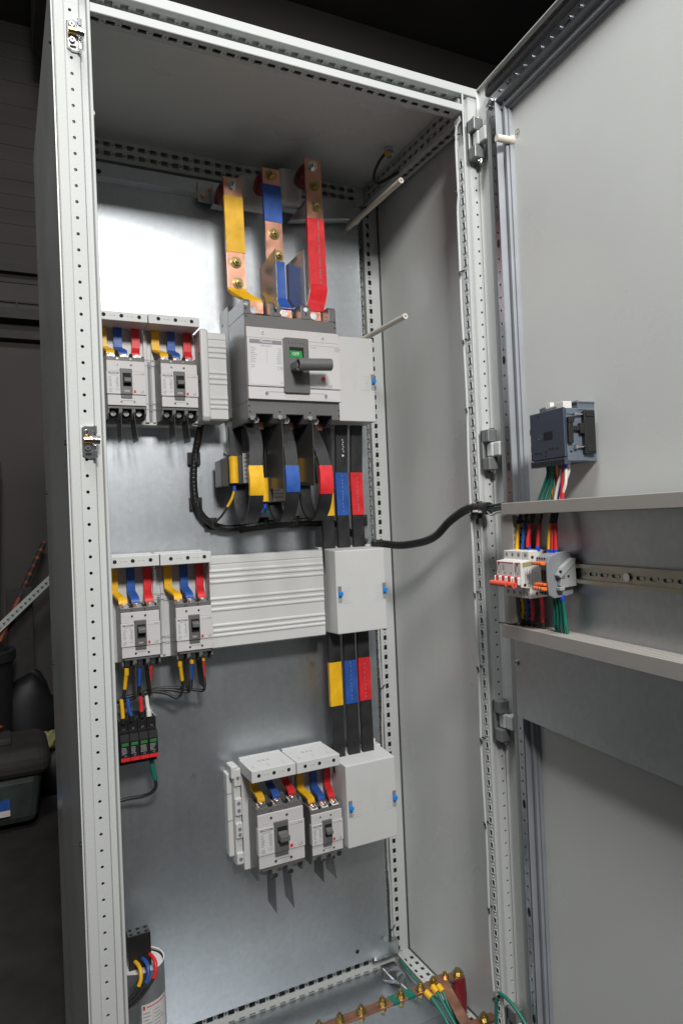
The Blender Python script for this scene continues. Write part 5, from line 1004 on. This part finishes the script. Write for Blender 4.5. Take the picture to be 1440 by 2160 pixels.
t = thing('wiring_duct', 'short upright slotted grey duct left of the white miniature breakers', 'wiring duct', (0.14, -VP, 0.982), GD, DOOR)
m = D(); m.box(0.1195, 0.1555, -0.066, -0.0645, 0.9815, 1.177); m.box(0.1195, 0.121, -0.0645, -VP - 0.0005, 0.9815, 1.177); m.box(0.121, 0.1555, -VP - 0.003, -VP - 0.0005, 0.9815, 1.177)
z_ = 0.984
while z_ < 1.172: m.box(0.1535, 0.155, -0.064, -VP - 0.001, z_, z_ + 0.0078); z_ += 0.0122
m.box(0.1535, 0.155, -0.064, -0.057, 0.9815, 1.177); m.build('duct_body', 'duct', t)
D().box(0.1225, 0.1525, -0.0635, -0.033, 0.983, 1.175).build('duct_inside', 'black', t)
# DIN rail
t = thing('din_rail', 'slotted yellowish mounting rail across the galvanised door sheet', 'rail', (0.4, -VP, 1.06), None, DOOR)
m = D(); L0, L1 = 0.155, DW - 0.06
def cell(): return [[(0.0065 + 0.0028 * cos(a), 0.0095 + 0.0028 * sin(a)) for a in [pi / 2 + i * pi / 6 for i in range(7)]] + [(0.0165 + 0.0028 * cos(a), 0.0095 + 0.0028 * sin(a)) for a in [-pi / 2 + i * pi / 6 for i in range(7)]]]
m.perf((L0, -VP - 0.0015, 1.0685), (1, 0, 0), (0, 0, 1), L1 - L0, 0.019, cell(), PITCH, 0.0013)
m.sheet([(-VP - 0.0015, 1.0685), (-VP - 0.009, 1.0685), (-VP - 0.009, 1.0625)], 'x', L0, L1); m.sheet([(-VP - 0.0015, 1.0875), (-VP - 0.009, 1.0875), (-VP - 0.009, 1.0935)], 'x', L0, L1); m.build('rail_profile', 'olive', t)
m = D(); m.cyl((0.391, -VP - 0.0015, 1.078), (0.391, -VP - 0.0045, 1.078), 0.0065, 16); m.build('rail_screw', 'steel', t)
# miniature circuit breakers
def mcb(u0, n, label):
    t = thing('miniature_breaker', label, 'breaker', (u0 + n * 0.009, -0.04, 1.034), 'white miniature breakers on the door rail', DOOR)
    vf, vs_, vb_ = 0.098, 0.081, 0.038; u1 = u0 + n * 0.0178
    m = D(); m.prism([(-vb_, 1.036), (-vs_, 1.034), (-vs_, 1.0515), (-vf, 1.0545), (-vf, 1.0970), (-vs_, 1.0995), (-vs_, 1.1145), (-vb_, 1.1165)][::-1], 'x', u0, u1); b = m.build('body', 'mcb', t, bevel=0.001)
    for i in range(n):
        c = u0 + 0.0089 + i * 0.0178
        m = D(); m.cyl((c, -vs_ + 0.0001, 1.108), (c, -vs_ - 0.0004, 1.108), 0.0034, 14); m.cyl((c, -vs_ + 0.0001, 1.0425), (c, -vs_ - 0.0004, 1.0425), 0.0034, 14); m.cyl((c, -vf - 0.0001, 1.0777), (c, -vf - 0.0004, 1.0777), 0.0016, 8); m.build('screw_hole', 'print', t)
        m = D(); m.box(c - 0.0042, c + 0.0042, -vf - 0.005, -vf - 0.0005, 1.0615, 1.0725); m.build('toggle_post', 'redprint', t, bevel=0.001)
        m = D(); m.box(c + 0.0044, c + 0.0085, -vf - 0.006, -vf, 1.0580, 1.0720); m.box(c - 0.0085, c - 0.0044, -vf - 0.006, -vf, 1.0580, 1.0720); m.build('toggle_cheek', 'mcb', t, bevel=0.002)
    m = D(); m.cyl((u0 + 0.0005, -vf - 0.0105, 1.0590), (u1 - 0.0050, -vf - 0.0105, 1.0590), 0.0052, 20); tb = m.build('toggle_bar', 'redorange', t)
    p = D(); p.cyl((u1 - 0.0050, -vf - 0.0105, 1.059), (u1 - 0.0047, -vf - 0.0105, 1.059), 0.0028, 12); p.build('bore', 'redprint', tb)
    p = D(); p.box(u0 + 0.001, u1 - 0.001, -vf - 0.0004, -vf, 1.0950, 1.0958); p.box(u0 + 0.0055, u0 + 0.011, -vf - 0.0005, -vf, 1.091, 1.0958) ; p.build('red_print', 'redprint', t)
    p = D(); 
    for i in range(5): p.box(u0 + 0.0015, u0 + 0.006, -vf - 0.0003, -vf, 1.0895 - i * 0.0022, 1.0902 - i * 0.0022); 
    if n > 1:
        for i in range(4): p.box(u0 + 0.020, u0 + 0.0255, -vf - 0.0003, -vf, 1.0905 - i * 0.0025, 1.0912 - i * 0.0025)
    p.box(u0 + 0.0135, u0 + 0.0143, -vf - 0.0004, -vf, 1.0795, 1.0885); p.build('fine_print', 'print', t)
    return t, u1
mcb(0.1475, 3, 'white three pole miniature breaker with one joined red toggle bar')
t, ue = mcb(0.2030, 1, 'white single pole miniature breaker with its own red toggle, beside the orange terminals')
p = D(); p.add([(ue + 0.0004, -0.094, 1.0885), (ue + 0.0004, -0.073, 1.0905), (ue + 0.0004, -0.073, 1.0975), (ue + 0.0004, -0.094, 1.0955)], [(0, 1, 2, 3)]); p.build('sticker', 'khaki', t)
p = D(); put_text(p, 'CE', (ue + 0.0004, -0.0825, 1.0585), (0, 0, 1), (0, -1, 0), 0.0075)
for i, (v_, a, b) in enumerate(((0.090, 1.062, 1.083), (0.086, 1.066, 1.086), (0.082, 1.064, 1.083), (0.076, 1.06, 1.082), (0.071, 1.062, 1.080), (0.067, 1.063, 1.079), (0.063, 1.065, 1.077))): p.quad((ue + 0.0004, -v_, a), (0, 0.0009, 0), (0, 0, (b - a) * 0.45)); p.quad((ue + 0.0004, -v_, a + (b - a) * 0.55), (0, 0.0009, 0), (0, 0, (b - a) * 0.45))
p.build('fine_print', 'print', t)
m = D()
for v_, zz in ((0.091, 1.0585), (0.074, 1.1045), (0.094, 1.1045) if False else (0.068, 1.0430), (0.047, 1.1105)): m.cyl((ue, -v_, zz), (ue + 0.0005, -v_, zz), 0.0028, 12)
m.build('rivet', 'brass', t)
# lever terminals
GTB = 'grey terminal blocks with orange levers'
uT = 0.2455
for i in range(4):
    a = uT + i * 0.0066; b = a + 0.0063
    t = thing('lever_terminal', ('grey lever terminal block nearest the miniature breaker', 'second grey lever terminal block from the miniature breaker', 'third grey lever terminal block from the miniature breaker', 'grey lever terminal block next to the blank end plate')[i], 'terminal block', ((a + b) / 2, -0.04, 1.04), GTB, DOOR)
    m = D(); m.prism([(-0.038, 1.046), (-0.060, 1.041), (-0.078, 1.044), (-0.084, 1.053), (-0.076, 1.060), (-0.076, 1.088), (-0.086, 1.096), (-0.084, 1.1055), (-0.074, 1.1105), (-0.055, 1.1135), (-0.038, 1.110)][::-1], 'x', a, b); m.build('body', 'tbgrey', t, bevel=0.0005)
    for zz, s_ in ((1.0965, 1), (1.0555, -1)):
        m = D(); m.box(a + 0.0004, b - 0.0004, -0.0915, -0.074, zz - 0.0028, zz + 0.0028); m.cyl(((a + b) / 2, -0.0915, zz), ((a + b) / 2, -0.0945, zz), 0.003, 12); lv = m.build('lever', 'orange', t, bevel=0.0006)
        D().cyl(((a + b) / 2, -0.0945, zz), ((a + b) / 2, -0.0948, zz), 0.0019, 10).build('bore', 'print', lv)
    D().box(a + 0.0002, b - 0.0002, -0.0905, -0.074, 1.0605, 1.0642).build('lever', 'orange', t, bevel=0.0006)
    m = D(); m.cyl(((a + b) / 2, -0.0845, 1.1045), ((a + b) / 2, -0.0848, 1.1045), 0.0019, 10); m.cyl(((a + b) / 2, -0.0812, 1.0475), ((a + b) / 2, -0.0818, 1.0475), 0.0019, 10); m.box(a + 0.001, b - 0.001, -0.0765, -0.0758, 1.066, 1.084); m.build('recess', 'hole', t)
ue2 = uT + 4 * 0.0066
t = thing('end_plate', 'plain grey end plate closing the lever terminal blocks', 'end plate', (ue2 + 0.001, -0.06, 1.04), None, DOOR)
m = D(); m.prism([(-0.036, 1.044), (-0.058, 1.0405), (-0.074, 1.0395), (-0.0835, 1.045), (-0.086, 1.068), (-0.0855, 1.098), (-0.080, 1.1075), (-0.066, 1.1135), (-0.044, 1.115), (-0.036, 1.108)][::-1], 'x', ue2, ue2 + 0.0035); m.build('plate', 'tbgrey', t, bevel=0.0012)
t = thing('end_stop', 'light grey clip end stop holding the terminal blocks on the rail', 'end stop', (ue2 + 0.008, -0.05, 1.05), None, DOOR)
m = D(); a, b = ue2 + 0.0036, ue2 + 0.0115
m.prism([(-0.035, 1.058), (-0.062, 1.056), (-0.068, 1.060), (-0.064, 1.078), (-0.060, 1.0865), (-0.044, 1.100), (-0.036, 1.100)][::-1], 'x', a, b); m.prism([(-0.073, 1.077), (-0.067, 1.072), (-0.040, 1.0935), (-0.036, 1.103), (-0.045, 1.104), (-0.066, 1.089)][::-1], 'x', a + 0.001, b + 0.0025); m.box(a, b + 0.002, -0.070, -0.06, 1.052, 1.058); m.build('body', 'foam', t, bevel=0.001)
m = D(); m.box(b - 0.0002, b + 0.0003, -0.064, -0.058, 1.0745, 1.0758); m.box(b - 0.0002, b + 0.0003, -0.064, -0.058, 1.0715, 1.0728); m.cyl((b, -0.051, 1.0745), (b + 0.0004, -0.051, 1.0745), 0.0022, 10); m.cyl((b + 0.002, -0.068, 1.083), (b + 0.003, -0.068, 1.083), 0.0025, 10); m.build('slot', 'hole', t)
# wires around the door breakers
GM = 'short wires above the door breakers and terminals'
def dwire(name, label, segs, r, group): 
    t = thing(name, label, 'wire', segs[0][1][0], group, DOOR)
    for s in segs: D().tube(s[1], r * (s[2] if len(s) > 2 else 1), 8, 5).build(s[3] if len(s) > 3 else 'insulation', s[0], t)
    return t
def drop(c, u, u2, lab, v=0.060, fz=1.1165, fer='ferrule', top=1.178, z_mid=1.160, f2=None, v2=0.05):
    segs = [(fer, [(u, -v, fz - 0.002), (u, -v, fz + 0.006)], 1.5, 'ferrule')] if fer else []
    segs += [(c, [(u, -v, fz + 0.004), (u * 0.7 + u2 * 0.3, -v + 0.002, (fz + z_mid) / 2), (u2, -v2 - 0.004, z_mid)], 1.25, 'sleeve'), ('sleeve', [(u2, -v2 - 0.004, z_mid), (u2 + 0.001, -v2, top)], 1.0, 'insulation')]
    dwire('control_wire', lab, segs, 0.0026, GM)
drop('yellow', 0.1585, 0.158, 'yellow control wire into the first pole of the three pole miniature breaker', fer='yellow')
drop('blue', 0.1765, 0.1755, 'blue control wire into the middle pole of the three pole miniature breaker', fer='blue')
drop('red', 0.1935, 0.191, 'red control wire into the last pole of the three pole miniature breaker'); drop('red', 0.1955, 0.1965, 'second red control wire sharing the last pole of the three pole miniature breaker', fer=None, v=0.064)
drop('red', 0.2185, 0.219, 'red control wire into the single pole miniature breaker')
drop('yellow', 0.2485, 0.2475, 'yellow control wire into the lever terminal blocks', fz=1.112); drop('red', 0.2575, 0.2535, 'red control wire into the lever terminal blocks, leaning to the left', fz=1.112); drop('red', 0.2665, 0.2605, 'red control wire into the lever terminal blocks, nearest the blank end plate', fz=1.112)
GN = 'short wires below the door breakers and terminals'
def rise(c, u, u2, lab, v=0.058, z0=1.036, zend=0.9795, tip='sleeve', zm=0.992, fer=None, v2=0.05):
    segs = [(fer, [(u, -v, z0 + 0.003), (u, -v, z0 - 0.006)], 1.5, 'ferrule')] if fer else []
    segs += [(c, [(u, -v, z0), (u, -v + 0.002, (z0 + zm) / 2), (u2, -v2 - 0.003, zm)], 1.25, 'sleeve'), (tip, [(u2, -v2 - 0.003, zm), (u2, -v2, zend), (u2, -v2 + 0.004, zend - 0.012)], 1.0, 'insulation')]
    dwire('control_wire', lab, segs, 0.0026, GN)
rise('yellow', 0.1635, 0.156, 'yellow control wire below the three pole miniature breaker'); rise('blue', 0.176, 0.171, 'blue control wire below the three pole miniature breaker'); rise('red', 0.191, 0.185, 'red control wire below the three pole miniature breaker'); rise('red', 0.2185, 0.213, 'red control wire below the single pole miniature breaker')
for i, (u, u2, fr) in enumerate(((0.2495, 0.246, None), (0.257, 0.254, None), (0.266, 0.264, None), (0.2725, 0.274, 'ferrule'))): rise('green', u, u2, ('first', 'second', 'third', 'last')[i] + ' green wire from the left below the lever terminal blocks', z0=1.041, tip='green', fer=fr, v=0.056)
solo('marker_scrap', D().tube([(0.118, -0.079, 0.9815), (0.131, -0.074, 0.982), (0.145, -0.07, 0.981), (0.158, -0.066, 0.985)], 0.0012, 6), 'black', 'thin black wire end lying on top of the lower door duct', 'wire')
# panel meter seen from behind
t = thing('panel_meter', 'rear of a blue grey panel meter clamped in the door, wires below', 'meter', (0.25, -0.0, 1.258), None, DOOR)
u0, u1, z0, z1, vf = 0.2065, 0.2965, 1.2575, 1.3475, 0.056
D().box(u0, u1 - 0.001, -vf, -vf + 0.004, z0 + 0.010, z1).build('rear_cover', 'meter', t, bevel=0.001)
m = D(); m.box(u0 + 0.001, u1, -vf + 0.0041, -SK, z0 + 0.002, z1 - 0.0015); m.box(u0 + 0.02, u1 - 0.052, -vf + 0.006, -0.02, z1 - 0.0015, z1 + 0.008); m.box(u1 - 0.03, u1 - 0.001, -0.028, -SK, z1 - 0.004, z1 + 0.0095); m.box(u1 - 0.0295, u1 + 0.0008, -0.0285, -0.0265, z1 - 0.006, z1 + 0.011); m.box(u1 - 0.03, u1 + 0.0006, -0.03, -SK, z1 + 0.007, z1 + 0.0096); m.box(u1 - 0.0005, u1 + 0.0012, -vf + 0.0041, -0.03, z1 - 0.012, z1 - 0.0018); m.box(u1 - 0.0005, u1 + 0.0010, -vf + 0.0041, -0.012, z0 + 0.003, z0 + 0.016); m.build('housing', 'meterside', t, bevel=0.001)
m = D(); m.box(u0, u1 - 0.0005, -vf - 0.0015, -vf + 0.010, z0 - 0.002, z0 + 0.0085); tb = m.build('terminal_strip', 'meter', t, bevel=0.0006)
m = D()
for i in range(12): c = u0 + 0.005 + i * 0.0073; m.box(c - 0.0022, c + 0.0022, -vf - 0.0021, -vf - 0.0014, z0 + 0.0005, z0 + 0.0065)
m.build('terminal_hole', 'hole', tb)
for (a, b, z_) in ((u0 + 0.020, u0 + 0.042, z1 + 0.0035), (u0 + 0.042, u0 + 0.086, z1 - 0.002)):
    D().box(a + 0.012 if a < 0.24 else a + 0.028, b, -vf + 0.012 if a < 0.24 else -vf + 0.003, -vf + 0.02, z_, z_ + 0.012).build('white_plug', 'mcb', t, bevel=0.0008)
    m = D(); m.box(a - 0.002, (a + 0.0115 if a < 0.24 else a + 0.0275), -vf + 0.0115 if a < 0.24 else -vf + 0.0035, -vf + 0.018, z_ - 0.001, z_ + 0.008); cn = m.build('plug_row', 'mcb', t)
    m = D(); k = 3 if a < 0.24 else 7; w_ = (0.0125 if a < 0.24 else 0.0285) / k
    for i in range(k): m.box(a - 0.001 + i * w_, a + 0.001 + i * w_, (-vf + 0.0115 if a < 0.24 else -vf + 0.0035) - 0.0004, -vf + 0.012, z_ + 0.003, z_ + 0.006)
    m.build('plug_hole', 'hole', cn)
m = D(); m.cyl((u0 + 0.024, -vf - 0.0002, 1.341), (u0 + 0.024, -vf - 0.0005, 1.341), 0.0015, 8); m.box(u0 + 0.037, u0 + 0.06, -vf - 0.0004, -vf, 1.300, 1.3125)
for uu, zz in ((u0 + 0.004, 1.277), (u0 + 0.028, 1.279), (u0 + 0.041, 1.2805), (u0 + 0.071, 1.283), (u0 + 0.003, 1.271), (u0 + 0.04, 1.273)): m.cyl((uu, -vf - 0.0002, zz), (uu, -vf - 0.0005, zz), 0.0017, 8)
for i in range(6):
    for j in range(3): m.box(u0 + 0.0095 + i * 0.0022, u0 + 0.0105 + i * 0.0022, -vf - 0.0002, -vf, 1.2775 + j * 0.0017, 1.2783 + j * 0.0017); m.box(u0 + 0.0485 + i * 0.0026, u0 + 0.0497 + i * 0.0026, -vf - 0.0002, -vf, 1.2815 + j * 0.0017, 1.2823 + j * 0.0017)
m.build('vent', 'hole', t)
m = D(); m.pipe((u0 + 0.0255, -vf - 0.0001, 1.3055), (u0 + 0.0255, -vf - 0.0005, 1.3055), 0.0045, 0.0036, 16); m.build('moulded_ring', 'meterside', t)
# black clamp on the near side, clips on the far side
m = D(); m.box(u1, u1 + 0.006, -vf + 0.004, -vf + 0.013, 1.289, 1.330); m.box(u1, u1 + 0.0075, -vf + 0.004, -vf + 0.0145, 1.3215, 1.331); m.box(u1, u1 + 0.0055, -vf + 0.0125, -0.018, 1.3085, 1.3165); m.box(u1, u1 + 0.008, -0.0225, -0.001, 1.271, 1.340); m.box(u1, u1 + 0.0095, -0.019, -0.003, 1.331, 1.3415); m.box(u1, u1 + 0.0095, -0.019, -0.003, 1.274, 1.285); m.box(u1, u1 + 0.007, -0.030, -0.02, 1.304, 1.321); m.build('clamp', 'black', t, bevel=0.001)
m = D(); m.box(u0 - 0.010, u0, -vf + 0.006, -vf + 0.015, 1.3135, 1.3245); m.box(u0 - 0.0085, u0, -vf + 0.006, -vf + 0.015, 1.300, 1.3065); m.box(u0 - 0.009, u0, -vf + 0.006, -vf + 0.015, 1.2835, 1.2945); m.box(u0 - 0.003, u0, -vf + 0.006, -vf + 0.03, 1.284, 1.326); m.build('clamp', 'black', t, bevel=0.001)
for zz in (1.335, 1.2825):
    m = D(); m.cyl((u1 + 0.004, -0.036, zz), (u1 + 0.004, -0.022, zz), 0.0018, 10); m.cyl((u1 + 0.004, -0.040, zz), (u1 + 0.004, -0.036, zz), 0.0034, 12); m.build('clamp_screw', 'steel', t)
m = D(); m.box(u1 + 0.0001, u1 + 0.0005, -0.046, -0.010, 1.2722, 1.2727); m.box(u1 + 0.0001, u1 + 0.0005, -0.047, -0.043, 1.274, 1.277); m.box(u1 + 0.0001, u1 + 0.0005, -0.05, -0.012, 1.3425, 1.3433); m.build('seam', 'hole', t)
GX = 'wires hanging from the panel meter into the upper duct'
ml = [('yellow', 0.232, 0.236, 0.238, None), ('green', 0.236, 0.224, 0.207, None), ('blue', 0.240, 0.236, 0.236, None), ('green', 0.245, 0.234, 0.219, None), ('green', 0.250, 0.244, 0.231, None), ('red', 0.243, 0.247, 0.245, None), ('yellow', 0.255, 0.252, 0.25, None), ('blue', 0.260, 0.2555, 0.252, None), ('red', 0.266, 0.262, 0.252, None), ('white', 0.272, 0.262, 0.2525, 'ferrule'), ('white', 0.2765, 0.265, 0.256, None), ('red', 0.277, 0.2755, 0.270, None), ('white', 0.283, 0.281, 0.2655, 'ferrule')]
nm_ = {'yellow': ['yellow wire at the left edge of the bunch below the panel meter', 'yellow wire in the middle of the bunch below the panel meter'], 'green': ['green wire swinging furthest left below the panel meter', 'middle one of the green wires below the panel meter', 'rightmost of the green wires below the panel meter'], 'blue': ['dark blue wire among the green wires below the panel meter', 'blue sleeved wire just left of the white wires below the panel meter'], 'red': ['thin red wire among the green wires below the panel meter', 'dark red wire between blue and white below the panel meter', 'thick red sleeved wire between the white wires below the panel meter'], 'white': ['white wire leaning left below the panel meter', 'white wire tucked behind the leaning one below the panel meter', 'rightmost white wire below the panel meter']}
cnt = {}
for c, a, b, d_, fr in ml:
    k = cnt.get(c, 0); cnt[c] = k + 1; v_ = 0.046 if c in ('white', 'red', 'green') else 0.038
    if c == 'white' and k == 1 or c == 'red' and k < 2: v_ = 0.036
    segs = [(fr, [(a, -v_, 1.2575), (a, -v_, 1.2495)], 1.5, 'ferrule')] if fr else []
    body = [(a, -v_, 1.257), (a - 0.0002, -v_, 1.243), (b, -v_ - 0.001, 1.222), (d_, -v_, 1.1985), (d_ - 0.004, -v_ + 0.004, 1.185)]
    segs.append((c, body[:4] if False else body, 1.2 if c != 'red' or k < 2 else 1.7, 'insulation')); dwire('meter_wire', nm_[c][k], segs, 0.0022, GX)
